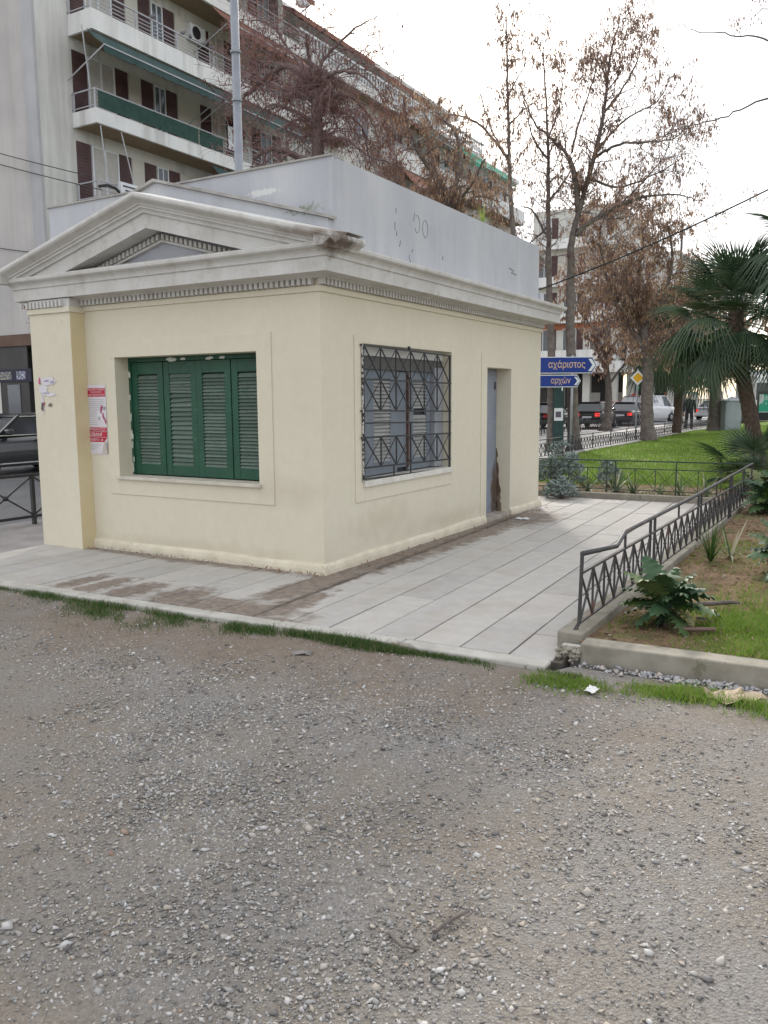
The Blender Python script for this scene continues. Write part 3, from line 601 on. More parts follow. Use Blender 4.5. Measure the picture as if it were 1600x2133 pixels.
MB().box(-.182, -.155, 1.625, 1.83, .86, 1.89).build('shutter_panel', M['grey_shut'], kiosk); MB().box(-.186, -.13, 1.83, 1.858, .86, 1.89).build('mullion', M['redbrown'], kiosk)
MB().box(-.195, -.135, .705, .975, .82, 1.89).build('shutter_panel', M['grey_shut'], kiosk)
MB().box(-.16, -.10, 2.405, 2.615, .82, 1.95).build('shutter_panel', mat('grey_board', (.27, .285, .31), (.33, .345, .365), 3, .7), kiosk)
M['iron'] = mat('black_iron', (.018, .019, .021), (.035, .035, .037), 12, .55, .3, 90, spec=.5, wear=((.11, .055, .035), 14, .62), bd=.003)
M['chipped'] = mat('chipped_white_iron', (.03, .028, .028), (.5, .49, .46), 26, .6, edge=(.48, .54))
gr = MB().box(.016, .030, .648, .662, .80, 2.125).build('window_grille', M['chipped'], kiosk)
GX = .023; gy0, gy1 = .655, 2.545
def gbar(a, b, w=.011, m='iron'): MB().bar((GX, *a), (GX, *b), w * 1.25, w, (1, 0, 0)).build('bar', M[m], gr)
def zl(zl_, zr_, y): return zl_ + (zr_ - zl_) * (y - gy0) / (gy1 - gy0)
RZ = [(2.115, 2.085), (1.79, 1.775), (1.49, 1.455), (1.37, 1.335), (1.23, 1.20), (.935, .90), (.825, .79)]
for i, (a, b_) in enumerate(RZ): gbar((gy0 - .03 * (i in (0, 2, 4)), a), (gy1 + .035, b_), .013)
gbar((gy1, .79), (gy1, 2.09), .016); gbar((gy0 + .022, .82), (gy0 + .022, 2.11), .010)
YS = [gy0 + .03 + k * (gy1 - gy0 - .04) / 6 for k in range(7)]
for top, bot in ((0, 1), (1, 2), (4, 5)):
    for k in range(6):
        a, c_ = YS[k], YS[k + 1]; T = lambda y: zl(*RZ[top], y); B = lambda y: zl(*RZ[bot], y)
        if k: gbar((a, T(a)), (a, B(a)), .011)
        gbar((a, T(a)), (c_, B(c_)), .010); gbar((c_, T(c_)), (a, B(a)), .006)
for y in (YS[3], 1.25): gbar((y, zl(*RZ[5], y)), (y, zl(*RZ[6], y)), .010)
gbar((YS[3], zl(*RZ[3], YS[3])), (YS[3], zl(*RZ[4], YS[3])), .014); gbar((YS[3] - .03, 2.10), (YS[3] - .03, 2.145), .02)

# ------------------------------------------------------------------ door
t = NT('door_paint'); c = t.ramp(t.noise(3, 7), [(.3, (.20, .225, .27)), (.7, (.255, .28, .325))]); c = t.mix(t.blob((-.2, 4.38, .35), (.2, .12, .4), 9, .7, .4), c, (.12, .085, .065)); t.col(c)
wv = t.n('TexWave'); wv.bands_direction = 'Z'; wv.inputs['Scale'].default_value = 13; wv.inputs['Distortion'].default_value = 1.2; t.l(t.geo.outputs['Position'], wv.inputs[0])
t.bump(wv.outputs['Fac'], .35, .008); M['door'] = t.set(.55, 0, .4)
dr = MB().box(-.235, -.20, 3.655, 4.445, .045, 1.985).build('door', M['door'], kiosk, bevel=.004)
MB().tube([(-.2, 3.90, 1.04), (-.15, 3.90, 1.03), (-.145, 3.90, .93), (-.2, 3.90, .91)], .009, 6).build('handle', M['iron'], dr, True)
MB().box(-.2, -.192, 4.36, 4.40, 1.72, 1.82).build('hinge', M['iron'], dr)
# rotten plaster on the door reveal
t = NT('rotten_plaster'); nz_ = t.noise(7, 9, .7, (1, 1, .5)); c = t.ramp(nz_, [(.40, (.05, .035, .027)), (.50, (.13, .09, .065)), (.60, (.24, .18, .125))]); t.col(c); t.bump(nz_, 1, .03); M['rot'] = t.set(.95)
def ragged(pts): return pts
b = MB(); zz = np.linspace(.05, .92, 26); w0 = [-.20 + 0 * z for z in zz]; w1 = [-.20 + .09 * (1 - (z - .05) / .95) ** .8 + .007 * math.sin(z * 23) + rng.uniform(-.010, .010) for z in zz]
for i in range(25): b.quad((w0[i], 4.447, zz[i]), (w1[i], 4.447, zz[i]), (w1[i + 1], 4.447, zz[i + 1]), (w0[i + 1], 4.447, zz[i + 1]))
for i in range(25): b.quad((w1[i], 4.447, zz[i]), (w1[i], 4.4495, zz[i]), (w1[i + 1], 4.4495, zz[i + 1]), (w1[i + 1], 4.447, zz[i + 1]))
b.build('plaster_damage', M['rot'], kiosk)

# ------------------------------------------------------------------ posters
M['paper'] = mat('poster_paper', (.60, .57, .60), (.68, .65, .67), 6, .8); M['posterred'] = mat('poster_red', (.42, .02, .045), (.50, .03, .06), 9, .75)
M['print_dark'] = mat('print_dark', (.12, .10, .13)); M['print_white'] = mat('print_white', (.72, .68, .69)); M['print_grey'] = mat('print_grey', (.42, .40, .44))
ps = thing('poster', 'torn white and red event poster pasted on the cream wall beside the green shutters', 'poster', (-3.1, -.003, 1.03))
b = MB(); n = 12
for i in range(n + 1):
    z = .74 * i / n; bw = -.0015 - .0012 * math.sin(i * 1.3); sk = -.012 * (1 - i / n) + .0
    b.v += [(0 + sk + .014, bw, z), (.302 + sk, bw - .001, z)]
for i in range(n): b.f.append((2 * i, 2 * i + 1, 2 * i + 3, 2 * i + 2))
b.build('paper', M['paper'], ps)
def band(name, x0, x1, z0, z1, m, y=-.0045, tear=0): MB().add([(x0 - .005, y, z0), (x1 - .005 - tear, y, z0), (x1 - .003, y, z1), (x0 - .003, y, z1)], [(0, 1, 2, 3)]).build(name, m, ps)
band('red_band', .022, .297, .615, .708, M['posterred']); band('red_band', .022, .297, .245, .288, M['posterred']); band('red_band', .022, .297, .185, .240, M['posterred']); band('red_band', .022, .297, .130, .180, M['posterred'], tear=.05)
def pt(s, x, z, h, w, m='print_white'): text('lettering', s, M[m], ps, (x - .004, -.006, z), (1, 0, 0), (0, 0, 1), h, w)
pt('ΠΟΙΟΣ ΕΙΝΑΙ Ο ΠΟΛΕΜΟΣ', .028, .682, .020, .26); pt('ΓΙΑ ΑΥΤΟΥΣ ΠΟΥ', .075, .653, .019, .17); pt('ΔΕΝ ΤΟΝ ΕΧΟΥΝ ΖΗΣΕΙ', .04, .623, .020, .245)
pt('ΠΡΟΒΟΛΗ ΣΤΟ ΣΤ', .028, .253, .027, .25); pt('LEBANF', .032, .192, .040, .235); pt('ΠΕΜΠΤΗ • 18', .03, .142, .024, .2)
for k in range(13): band('print_line', .03, .285 - .02 * rng.random() if k < 6 else .155, .585 - k * .0225, .590 - k * .0225, M['print_grey'])
for k in range(3): band('print_line', .03, .20 - .05 * k, .095 - k * .022, .101 - k * .022, M['print_grey'])
for x, z in ((.262, .50), (.262, .488), (.262, .475), (.17, .395), (.17, .382), (.17, .368)): band('print_line', x, x + .033, z, z + .005, M['print_dark'])
for pts in ([(.205, .44), (.225, .435), (.232, .47), (.25, .50), (.24, .525), (.222, .52), (.207, .49)], [(.235, .445), (.255, .44), (.262, .405), (.29, .365), (.297, .335), (.278, .325), (.262, .36), (.235, .40)]):
    MB().add([(x, -.0047, z) for x, z in pts], [tuple(range(len(pts)))]).build('picture', mat('poster_pink', (.5, .16, .22), (.25, .03, .08), 60), ps)
MB().add([(.20, -.006, .012), (.296, -.009, .012), (.296, -.030, .14), (.262, -.022, .13), (.23, -.012, .075)], [(0, 1, 2, 3, 4)]).build('curled_corner', mat('paper_back', (.50, .45, .40), (.56, .51, .46), 8), ps)
tp = thing('poster', 'torn white and pink poster remnants stuck on the pilaster', 'poster', (-3.66, -.188, 1.42))
for cx, cz, w, h, m in ((.18, .40, .19, .055, 'paper'), (.10, .30, .11, .07, 'paper'), (.20, .25, .12, .025, 'paper'), (.06, .17, .03, .10, 'paper'), (.07, .09, .03, .07, 'paper')):
    pts = [(cx + w * math.cos(a) * rng.uniform(.45, 1.05), -.002 - rng.random() * .001, cz + h * math.sin(a) * rng.uniform(.4, 1.05)) for a in np.linspace(0, 6.28, 17)[:-1]]
    b = MB(); b.add(pts + [(cx, -.003, cz)], [(i, (i + 1) % 16, 16) for i in range(16)]); b.build('paper_scrap', M[m], tp)
for cx, cz, w, h, c in ((.035, .40, .018, .04, (.5, .1, .2)), (.06, .12, .025, .05, (.12, .09, .09)), (.19, .14, .035, .02, (.16, .13, .11)), (.09, .155, .012, .02, (.45, .06, .07)), (.15, .40, .05, .012, (.35, .3, .45)), (.24, .385, .04, .016, (.38, .34, .45)), (.13, .27, .07, .008, (.4, .36, .42))):
    MB().add([(cx - w, -.005, cz - h * .6), (cx + w * .6, -.005, cz - h), (cx + w, -.005, cz + h * .8), (cx - w * .3, -.005, cz + h)], [(0, 1, 2, 3)]).build('print_scrap', mat('scrap_print', c), tp)

# ------------------------------------------------------------------ low iron railings round the garden
M['rail'] = mat('rusty_iron', (.030, .029, .030), (.055, .052, .052), 9, .5, .3, 90, spec=.5, wear=((.12, .06, .042), 9, .60), bd=.003)
M['rail_green'] = mat('green_iron', (.025, .045, .03), (.04, .06, .042), 9, .55, .2, 90)
def rail_bar(r, a, b, w, m, name='bar', h=None): return MB().bar(a, b, w, h).build(name, m, r)
sph = MB().lathe([(.001, -.016), (.012, -.011), (.016, 0), (.012, .011), (.001, .016)], 8)
near = thing('railing', 'rusty dark iron garden railing with a kinked handrail on the concrete kerb', 'railing', (2.715, 0, .1))
boss = sph.mesh('boss', M['rail'], True)
def nb(a, b, w, name='bar', h=None): return MB().bar((0.012 * a[0], a[0], a[1]), (.012 * b[0], b[0], b[1]), w, h).build(name, M['rail'], near)
hr = [(-.955, .50), (-.16, .425), (.06, .50), (2.6, .50), (6.75, .545)]
MB().tube([(.012 * y, y, z) for y, z in hr], .017, 8).build('handrail', M['rail'], near, True)
nb((-.955, .375), (6.75, .36), .022, 'mid_rail', .016); nb((-.985, .045), (6.75, .045), .018, 'bottom_rail', .012)
MB().tube([(-.012, -.955, .505), (-.012, -.985, .05), (-.03, -1.01, .0), (-.05, -1.08, -.06)], .014, 6).build('post', M['rail'], near)
posts = [.84, .99, 2.86, 3.01, 4.84, 4.99, 6.72]
for y in posts: nb((y, -.01), (y, .5 + (.012 * max(0, y - 2.6))), .020, 'post')
for y in (.07, 1.92, 3.9, 5.9): nb((y, .37), (y, .5), .016)
secs = [(-.97, .84), (.99, 2.86), (3.01, 4.84), (4.99, 6.72)]
for a, b_ in secs:
    n = 7
    for k in range(n):
        y0 = a + (b_ - a) * k / n; y1 = a + (b_ - a) * (k + 1) / n
        if k: nb((y0, .05), (y0, .365), .013)
        nb((y0, .365), (y1, .05), .012); nb((y1, .365), (y0, .05), .012)
        o = obj('boss', boss, near, (.012 * (y0 + y1) / 2, (y0 + y1) / 2, .207))
back = thing('railing', 'thin green iron railing along the back of the paving before the lawn', 'railing', (0, 7.03, .09))
def bb(a, b, w, name='bar'): return MB().bar((a[0], 0.006 * a[0], a[1]), (b[0], .006 * b[0], b[1]), w).build(name, M['rail_green'], back)
bb((-2.4, .50), (2.72, .525), .020, 'top_rail'); bb((-2.4, .385), (2.72, .40), .015, 'mid_rail'); bb((-2.4, .05), (2.72, .06), .014, 'bottom_rail')
px_ = [-2.3, -1.3, -1.2, -.31, .62, .76, 1.69, 2.66]
for x in px_: bb((x, -.03), (x, .515), .018, 'post')
for a, b_ in zip(px_[:-1], px_[1:]):
    if b_ - a < .3: continue
    for k in range(3):
        x0 = a + (b_ - a) * k / 3; x1 = a + (b_ - a) * (k + 1) / 3
        if k: bb((x0, .06), (x0, .39), .011)
        if k != 1 or a > .7: bb((x0, .06), (x1, .385), .007); bb((x1, .06), (x0, .385), .007)
# lattice fences along the avenue
M['fence'] = mat('fence_black', (.022, .022, .026), (.04, .04, .043), 6, .5)
def lattice(name, label, pts, h, cell, lw, group=None):
    f = thing(name, label, 'fence', (pts[0][0], pts[0][1], 0)); o = Vector((*pts[0], 0))
    for (ax, ay), (bx, by) in zip(pts[:-1], pts[1:]):
        L_ = math.dist((ax, ay), (bx, by)); n = max(1, round(L_ / 2.05))
        for i in range(n):
            p = Vector((*lin((ax, ay), (bx, by), i / n), 0)) - o; q = Vector((*lin((ax, ay), (bx, by), (i + 1) / n), 0)) - o
            if i == 0 or True: MB().bar(p, p + Vector((0, 0, h + .02)), .028).build('post', M['fence'], f)
            b = MB(); k = max(1, round((q - p).length / cell)); zb, zt = .09, h * .80
            P = lambda s, z: p + (q - p) * s + Vector((0, 0, z))
            MB().bar(P(0, h), P(1, h), .03, .022).build('top_rail', M['fence'], f)
            b.bar(P(0, zt), P(1, zt), lw * 1.4); b.bar(P(0, zb), P(1, zb), lw * 1.4)
            for j in range(k):
                b.bar(P(j / k, zb), P((j + 1) / k, zt), lw); b.bar(P((j + 1) / k, zb), P(j / k, zt), lw)
                if j: b.bar(P(j / k, zb), P(j / k, zt), lw)
            b.build('lattice_panel', M['fence'], f, kind='stuff')
    return f
lattice('fence', 'low black lattice fence between the lawn and the walk', [(-3.17, 9.0), (-3.17, 43)], .52, .29, .014)
lattice('fence', 'black lattice fence along the far kerb before the waiting cars', [(-6.9, 12), (-8.1, 28), (-6.7, 40)], .8, .29, .016)
# fence with wide crosses left of the kiosk
xf = thing('fence', 'black iron fence with wide crossed panels left of the kiosk beside the road', 'fence', (-5.2, 0, 0))
for k in range(-9, 4):
    y = .78 + k * .80
    MB().bar((0, y, -.02), (0, y, .66), .045).build('post', M['fence'], xf)
    if k < 3:
        MB().bar((0, y, .645), (0, y + .8, .645), .035).build('top_rail', M['fence'], xf); MB().bar((0, y, .10), (0, y + .8, .10), .035).build('bottom_rail', M['fence'], xf)
        MB().bar((0, y, .63), (0, y + .8, .115), .018).build('bar', M['fence'], xf); MB().bar((0, y, .115), (0, y + .8, .63), .018).build('bar', M['fence'], xf)
        obj('boss', MB().lathe([(.002, -.03), (.03, -.022), (.036, 0), (.03, .022), (.002, .03)], 10, axis=0).mesh('boss', M['fence'], True), xf, (0, y + .4, .372))

# ------------------------------------------------------------------ posts, signs, wires
M['galv'] = mat('galvanised', (.23, .245, .275), (.28, .295, .325), 5, .5, metal=.3, spec=.5)
lp = thing('lamp_post', 'tall grey steel lamp post standing behind the kiosk', 'lamp post', (-7.05, 7.32, -.1))
MB().tube([(0, 0, 0), (0, 0, .12), (0, 0, .13), (0, 0, 12)], [.16, .16, .098, .075], 14).build('shaft', M['galv'], lp, True)
for z in (7.6, 8.5): MB().lathe([(.088, z - .02), (.105, z - .02), (.105, z + .03), (.088, z + .03)], 14).build('clamp', M['galv'], lp)
MB().tube([(0, 0, 11.9), (.5, .1, 12.4), (1.6, .3, 12.6)], .05, 8).build('arm', M['galv'], lp, True)
M['sblue'] = mat('sign_blue', (.012, .035, .23), (.016, .045, .27), 3, .45); M['swhite'] = mat('sign_white', (.72, .73, .74)); M['sorange'] = mat('sign_letter_gold', (.62, .36, .20), (.72, .55, .45), 30)
M['steel'] = mat('post_steel', (.30, .31, .33), (.37, .38, .40), 4, .5, metal=.2)
ds = thing('direction_sign', 'two blue arrow direction signs with Greek lettering on a thin steel post', 'sign', (-3.25, 17.1, 0), R(31.5))
MB().tube([(0, 0, 0), (0, 0, 2.80)], .035, 10).build('post', M['steel'], ds, True)
def arrow(z0, z1, x0, x1, txt, th, tw, tx, faded):
    h = z1 - z0; mid = (z0 + z1) / 2; tip = x1 + .12 * h / .4
    b = MB().prism([(x0, z0), (x1, z0), (tip, mid), (x1, z1), (x0, z1)], 1, -.045, -.03).build('sign_plate', M['swhite'], ds)
    e = .022
    MB().prism([(x0 + e, z0 + e), (x1 - e * .4, z0 + e), (tip - e * 1.3, mid), (x1 - e * .4, z1 - e), (x0 + e, z1 - e)], 1, -.049, -.0452).build('sign_face', M['sblue'], b)
    cx = x1 - .10 * h / .4; w = .08 * h / .4; s = .10 * h / .4
    MB().add([(cx, -.052, z0 + .06), (cx + w, -.052, z0 + .06), (cx + w + s, -.052, mid), (cx + w, -.052, z1 - .06), (cx, -.052, z1 - .06), (cx + s, -.052, mid)], [(0, 1, 2, 5), (5, 2, 3, 4)]).build('chevron', M['swhite'], b)
    text('lettering', txt, M['sorange'], b, (tx, -.0525, mid - th * .38), (1, 0, 0), (0, 0, 1), th, tw, .0015)
arrow(2.29, 2.755, -1.15, .55, 'αχάριστος', .19, 1.05, -.70, 0); arrow(1.90, 2.25, -1.15, .13, 'αρχών', .17, .56, -.62, 0)
MB().box(-.3, -.27, -.04, .0, 1.80, 1.90).build('bracket', M['swhite'], ds)
# priority sign on its post
pr = thing('priority_sign', 'yellow diamond priority sign on a steel post beside the lawn', 'sign', (-3.22, 24.45, 0), R(29))
MB().tube([(0, 0, 0), (0, 0, 2.62)], .032, 10).build('post', M['steel'], pr, True)
def diamond(r, y, m, name, par, z=2.3): return MB().prism([(0, z - r), (r, z), (0, z + r), (-r, z)], 1, y, y + .006).build(name, m, par)
diamond(.27, -.045, M['swhite'], 'sign_plate', pr); diamond(.185, -.0515, mat('sign_yellow', (.72, .38, .02)), 'sign_face', pr)
# traffic light and no-entry sign across the road
tl = thing('traffic_light', 'traffic light showing green above a round no-entry sign far down the avenue', 'traffic light', (-12.1, 60, -.13), R(20))
MB().tube([(0, 0, 0), (0, 0, 6.0), (.3, 0, 7.0), (.9, 0, 7.4)], [.07, .06, .05, .04], 10).build('post', M['steel'], tl, True)
hd = MB().box(-.16 + .22, .16 + .22, -.16, .12, 2.3, 3.25).build('signal_head', mat('signal_black', (.02, .022, .025)), tl, bevel=.03)
for k, (c, e) in enumerate((((.01, .12, .06), (.05, 1, .45)), ((.05, .035, .01), None), ((.06, .012, .01), None))):
    t = NT('signal_lens'); t.col(c); mm = t.set(.3)
    if e: t.b.inputs['Emission Color'].default_value = (*e, 1); t.b.inputs['Emission Strength'].default_value = 3
    MB().lathe([(.001, -.17), (.1, -.165), (.11, -.15)], 14, (.22, 0, 2.48 + k * .3), 1).build('lens', mm, hd)
ne = MB().lathe([(.001, -.06), (.36, -.06), (.36, -.045), (.001, -.045)], 22, (0, 0, 1.7), 1).build('no_entry_plate', mat('sign_red', (.52, .02, .03)), tl)
MB().box(-.25, .25, -.068, -.062, 1.64, 1.77).build('no_entry_bar', M['swhite'], ne)
# wires
M['wire'] = mat('black_wire', (.02, .02, .022), rough=.6)
def wire(a, b, sag, r, label):
    r *= .7
    a = Vector(a); b = Vector(b); P = []
    for k in range(25): s = k / 24; p = a.lerp(b, s); p.z -= sag * 4 * s * (1 - s); P.append(p - a)
    o = MB().tube(P, r, 5).build('cable', M['wire'], None, True, loc=a); return tag(o, label, 'cable')
wire((-26, 12.7, 10.9), (-17.2, 12.7, 8.2), .05, .022, 'lower black overhead cable crossing the blank grey wall')
wire((-26, 12.6, 11.3), (-17.6, 12.6, 8.65), .05, .022, 'upper black overhead cable crossing the blank grey wall')
wire((-26, 12.7, 7.6), (-20.3, 12.8, 6.55), .03, .018, 'low black cable fixed to the blank grey wall')
wire((5.2, 8.8, 6.05), (-2.0, 9.3, 3.5), .22, .020, 'thick black cable hanging between the trees above the palm')

# ------------------------------------------------------------------ apartment buildings across the street
M['concrete_wall'] = mat('grey_render', (.40, .385, .375), (.49, .47, .45), .5, .9, .2, 30, streak=((.28, .265, .25), .9, .55), bd=.01)
M['facade'] = mat('pale_facade', (.55, .545, .515), (.63, .625, .595), .6, .85, streak=((.20, .195, .17), 1.1, .7))
M['fascia'] = mat('balcony_white', (.64, .64, .63), (.72, .72, .70), 1.2, .8, streak=((.27, .255, .215), 1.6, .55))
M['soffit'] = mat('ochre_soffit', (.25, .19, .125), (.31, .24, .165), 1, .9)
M['brown'] = mat('brown_shutter', (.06, .03, .031), (.095, .05, .048), 2, .6); M['cream_panel'] = mat('cream_panel', (.50, .48, .43), (.57, .55, .49), 1, .7)
M['frame_white'] = mat('window_frame_white', (.60, .62, .64), (.66, .68, .7), 3, .5)
t = NT('window_glass'); t.col((.10, .115, .13)); M['glass'] = t.set(.08, 0, .6)
M['curtain'] = mat('curtain', (.40, .385, .36), (.48, .46, .43), 5, .8)
M['metalrail'] = mat('balcony_rail', (.36, .37, .39), (.44, .45, .47), 3, .5); M['net'] = mat('green_net', (.022, .055, .045), (.035, .075, .06), 4, .9)
M['awning'] = mat('green_awning', (.022, .05, .048), (.035, .07, .066), 2, .8, streak=((.08, .11, .11), 2, .5)); M['awning_bright'] = mat('bright_green_awning', (.03, .26, .16), (.045, .32, .2), 2, .8)  # two awning fabrics, one dark green and one bright green
M['awning_brown'] = mat('brown_awning', (.20, .085, .06), (.26, .12, .085), 2, .8); M['dark_shop'] = mat('dark_shopfront', (.022, .02, .022), (.04, .036, .036), 1, .5)
M['pale'] = mat('pale_render', (.50, .49, .45), (.58, .57, .53), .4, .85); M['terracotta'] = mat('terracotta_band', (.36, .13, .07), (.42, .17, .1), 1, .85)
def win(p, x0, x1, z0, z1, y=0, bars=1, pane='glass', m='frame_white', f=.06):
    w = MB().box(x0, x0 + f, y - .05, y, z0, z1).box(x1 - f, x1, y - .05, y, z0, z1).box(x0 + f, x1 - f, y - .05, y, z1 - f, z1).box(x0 + f, x1 - f, y - .05, y, z0, z0 + f)
    for k in range(bars): c = x0 + (x1 - x0) * (k + 1) / (bars + 1); w.box(c - f / 2, c + f / 2, y - .045, y - .002, z0 + f, z1 - f)
    o = w.build('window', M[m], p); MB().box(x0 + f * .5, x1 - f * .5, y - .02, y - .001, z0 + f * .5, z1 - f * .5).build('pane', M[pane], o); return o
def shut(p, x0, x1, z0, z1, y=0, m='brown'):
    b = MB().box(x0, x1, y - .035, y - .0005, z0, z1)
    o = b.build('shutter', M[m], p); s = MB(); z = z0 + .1
    while z < z1 - .1: s.box(x0 + .05, x1 - .05, y - .05, y - .0355, z, z + .05); z += .11
    s.build('louvre', M[m], o, kind='stuff'); return o
def balcony(p, x0, x1, z, d=1.2, fh=.43, y=0, rail='bars', rh=.62, m='fascia', soff='soffit'):
    """slab underside at z; fascia fh high; metal rail above"""
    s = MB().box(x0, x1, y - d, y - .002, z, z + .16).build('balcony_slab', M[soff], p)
    MB().box(x0 - .003, x1 + .003, y - d - .004, y - d + .10, z - .03, z + fh).box(x0 - .003, x0 + .1, y - d + .1, y - .003, z - .03, z + fh).box(x1 - .1, x1 + .003, y - d + .1, y - .003, z - .03, z + fh).build('fascia', M[m], s)
    if rail:
        r = MB(); zt = z + fh + rh; yf = y - d + .05
        if rail == 'balusters':
            r.box(x0, x1, yf - .07, yf + .07, zt - .1, zt).box(x0, x1, yf - .07, yf + .07, z + fh, z + fh + .08); k = int((x1 - x0) / .27)
            o = r.build('balustrade', M['frame_white'], p); bl = MB()
            for i in range(k):
                c = x0 + .13 + i * .27; h0 = z + fh + .08; hh = zt - .1 - h0
                bl.lathe([(.05, 0), (.035, hh * .1), (.075, hh * .35), (.04, hh * .75), (.055, hh)], 7, (c, yf, h0))
            bl.build('baluster', M['frame_white'], o, kind='stuff')
        else:
            n = max(2, round((x1 - x0) / 1.9)); r.bar((x0, yf, zt), (x1, yf, zt), .05, .04)
            for i in range(n + 1): c = x0 + .02 + (x1 - x0 - .04) * i / n; r.bar((c, yf, z + fh - .1), (c, yf, zt), .045)
            for k in range(4): zz = z + fh + rh * (.12 + .2 * k); r.bar((x0, yf, zz), (x1, yf, zz), .022)
            r.bar((x0 + .03, yf, zt), (x0 + .03, y, zt), .04); r.bar((x0 + .03, yf, z + fh + .1), (x0 + .03, y, z + fh + .1), .03); r.bar((x0 + .03, y - .1, z + fh), (x0 + .03, y - .1, zt), .04)
            o = r.build('balcony_rail', M['metalrail'], p)
    return s
def awning(p, x0, x1, ztop, zfront, ytop, yfront, m='awning', arms=True):
    n = 26; b = MB(); V = []
    for i in range(n + 1):
        x = x0 + (x1 - x0) * i / n; sg = .03 * math.sin(i * 1.7) * 0.3
        V += [(x, ytop, ztop), (x, (ytop + yfront) / 2, (ztop + zfront) / 2 - .05 + sg), (x, yfront, zfront), (x, yfront - .005, zfront - .20 - .05 * abs(math.sin(i * 1.57)))]
    b.add(V, [(4 * i + j, 4 * i + 4 + j, 4 * i + 5 + j, 4 * i + 1 + j) for i in range(n) for j in range(3)]); o = b.build('awning', M[m], p)
    if arms:
        a = MB()
        for x in (x0 + .03, x1 - .03): a.bar((x, yfront, zfront), (x, -.1, zfront - .75), .035)
        a.bar((x0, yfront, zfront), (x1, yfront, zfront), .04); a.build('awning_arm', M['metalrail'], o)
    return o

A = thing('apartment_building', 'pale concrete apartment block with white balconies and a blank grey end wall', 'building', (-20.2, 12.9, 0), R(90))
MB().box(-.005, 13.4, .002, 14, 3.95, 23).build('wall', M['facade'], A)
MB().box(-.08, -.006, .55, 22, 3.95, 23).build('end_wall', M['concrete_wall'], A)
MB().box(-.12, -.004, -.01, .55, 3.95, 23).build('corner_pilaster', mat('pilaster_grey', (.36, .36, .375), (.43, .43, .44), .7, .85, streak=((.26, .26, .27), 1.2, .4)), A)
MB().box(-.02, 1.29, -.03, .0, 3.96, 23).build('stained_strip', M['facade'], A)
MB().box(-.12, 13.4, -.04, 22, 3.55, 3.94).build('arcade_beam', mat('arcade_brown', (.10, .06, .045), (.14, .085, .065), 1), A)
for x in (.3, 4.6, 9, 13): MB().box(x - .3, x + .3, .2, .8, -.05, 3.55).build('pillar', M['concrete_wall'], A)
MB().box(-.1, 13.4, 3.4, 3.6, -.05, 3.55).build('shopfront', M['dark_shop'], A); MB().box(-.05, -.0, 1.4, 22, -.05, 3.55).build('shopfront', M['dark_shop'], A)
for y, z0, z1, w, m in ((1.9, .3, 2.2, .7, 'glass'), (3.0, .2, 2.3, .4, 'pale')): MB().box(-.07, -.052, y, y + w, z0, z1).build('shop_window', M[m], A)
MB().box(-.09, -.055, 1.2, 4.6, 2.3, 2.75).build('shop_sign', mat('shop_sign_dark', (.03, .03, .05)), A)
for y, w, c in ((1.5, .5, (.45, .47, .62)), (2.3, .9, (.35, .33, .28)), (3.5, .6, (.4, .4, .36))): MB().box(-.1, -.091, y, y + w, 2.38, 2.66).build('sign_lettering', mat('shop_letters', c, (.12, .12, .14), 14, edge=(.45, .5)), A)
X0, X1 = 1.3, 13.3
for zf, rl in ((8.0, 'bars'), (10.97, 'bars'), (13.94, 'bars'), (16.9, 'bars'), (19.85, None)):
    balcony(A, X0, X1, zf, 1.2, .45 if zf != 13.94 else .62, 0, rl, .62)
    if zf > 19: continue
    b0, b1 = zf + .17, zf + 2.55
    pat = [(1.4, 2.0, 'b'), (2.05, 3.25, 'w'), (3.25, 3.85, 'b'), (3.9, 4.5, 'c'), (4.5, 5.1, 'b'), (5.15, 5.75, 'd'), (5.75, 6.35, 'b'), (6.4, 7.6, 'c'), (7.7, 8.3, 'b'), (8.3, 9.2, 'w'), (9.2, 9.8, 'b'), (9.9, 10.9, 'c'), (10.9, 11.5, 'b'), (11.5, 12.3, 'd'), (12.3, 13.0, 'b')]
    for x0, x1, kd in pat:
        if kd == 'b': shut(A, x0, x1, b0, b1)
        elif kd == 'c': MB().box(x0, x1, -.03, -.0005, b0, b1).build('wall_panel', M['cream_panel'], A)
        else: win(A, x0, x1, b0, b1, 0, 1, 'curtain' if kd == 'w' else 'glass')
MB().box(X0 + .1, X0 + 4.9, -1.24, -1.22, 11.45, 11.98).build('balcony_net', M['net'], A)
MB().box(X0 + 5.0, X0 + 6.3, -1.24, -1.22, 11.45, 11.95).build('balcony_net', M['net'], A)
awning(A, 1.1, 6.8, 13.85, 13.18, -1.15, -1.95); awning(A, 7.0, 12.6, 13.85, 13.1, -1.15, -1.95); awning(A, 7.0, 12.6, 10.85, 10.1, -1.15, -1.95)
awning(A, 7.3, 13.1, 16.85, 16.1, -1.15, -2.0, 'awning_brown'); awning(A, 4.3, 13.1, 19.8, 19.0, -1.15, -2.0, 'awning_brown')
def ac(p, x, z, y=-.3):
    o = MB().box(x, x + .85, y, y + .28, z, z + .6).build('air_conditioner', M['frame_white'], p, bevel=.02)
    MB().lathe([(.001, y - .012), (.22, y - .012), (.24, y - .002)], 18, (x + .32, 0, z + .3), 1).build('fan_grille', M['dark_shop'], o); return o
ac(A, 7.0, 15.75); ac(A, 9.6, 12.6)
MB().bar((1.5, -1.15, 10.9), (1.7, -1.18, 8.9), .03).build('strut', M['metalrail'], A); MB().bar((2.4, -1.15, 10.9), (3.0, -1.18, 8.75), .03).build('strut', M['metalrail'], A)
MB().bar((.95, -1.12, 13.9), (1.15, -1.15, 12.0), .03).build('strut', M['metalrail'], A)
bs = MB().box(2.05, 2.9, -1.40, -1.25, 8.62, 9.15).build('notice_box', M['frame_white'], A)
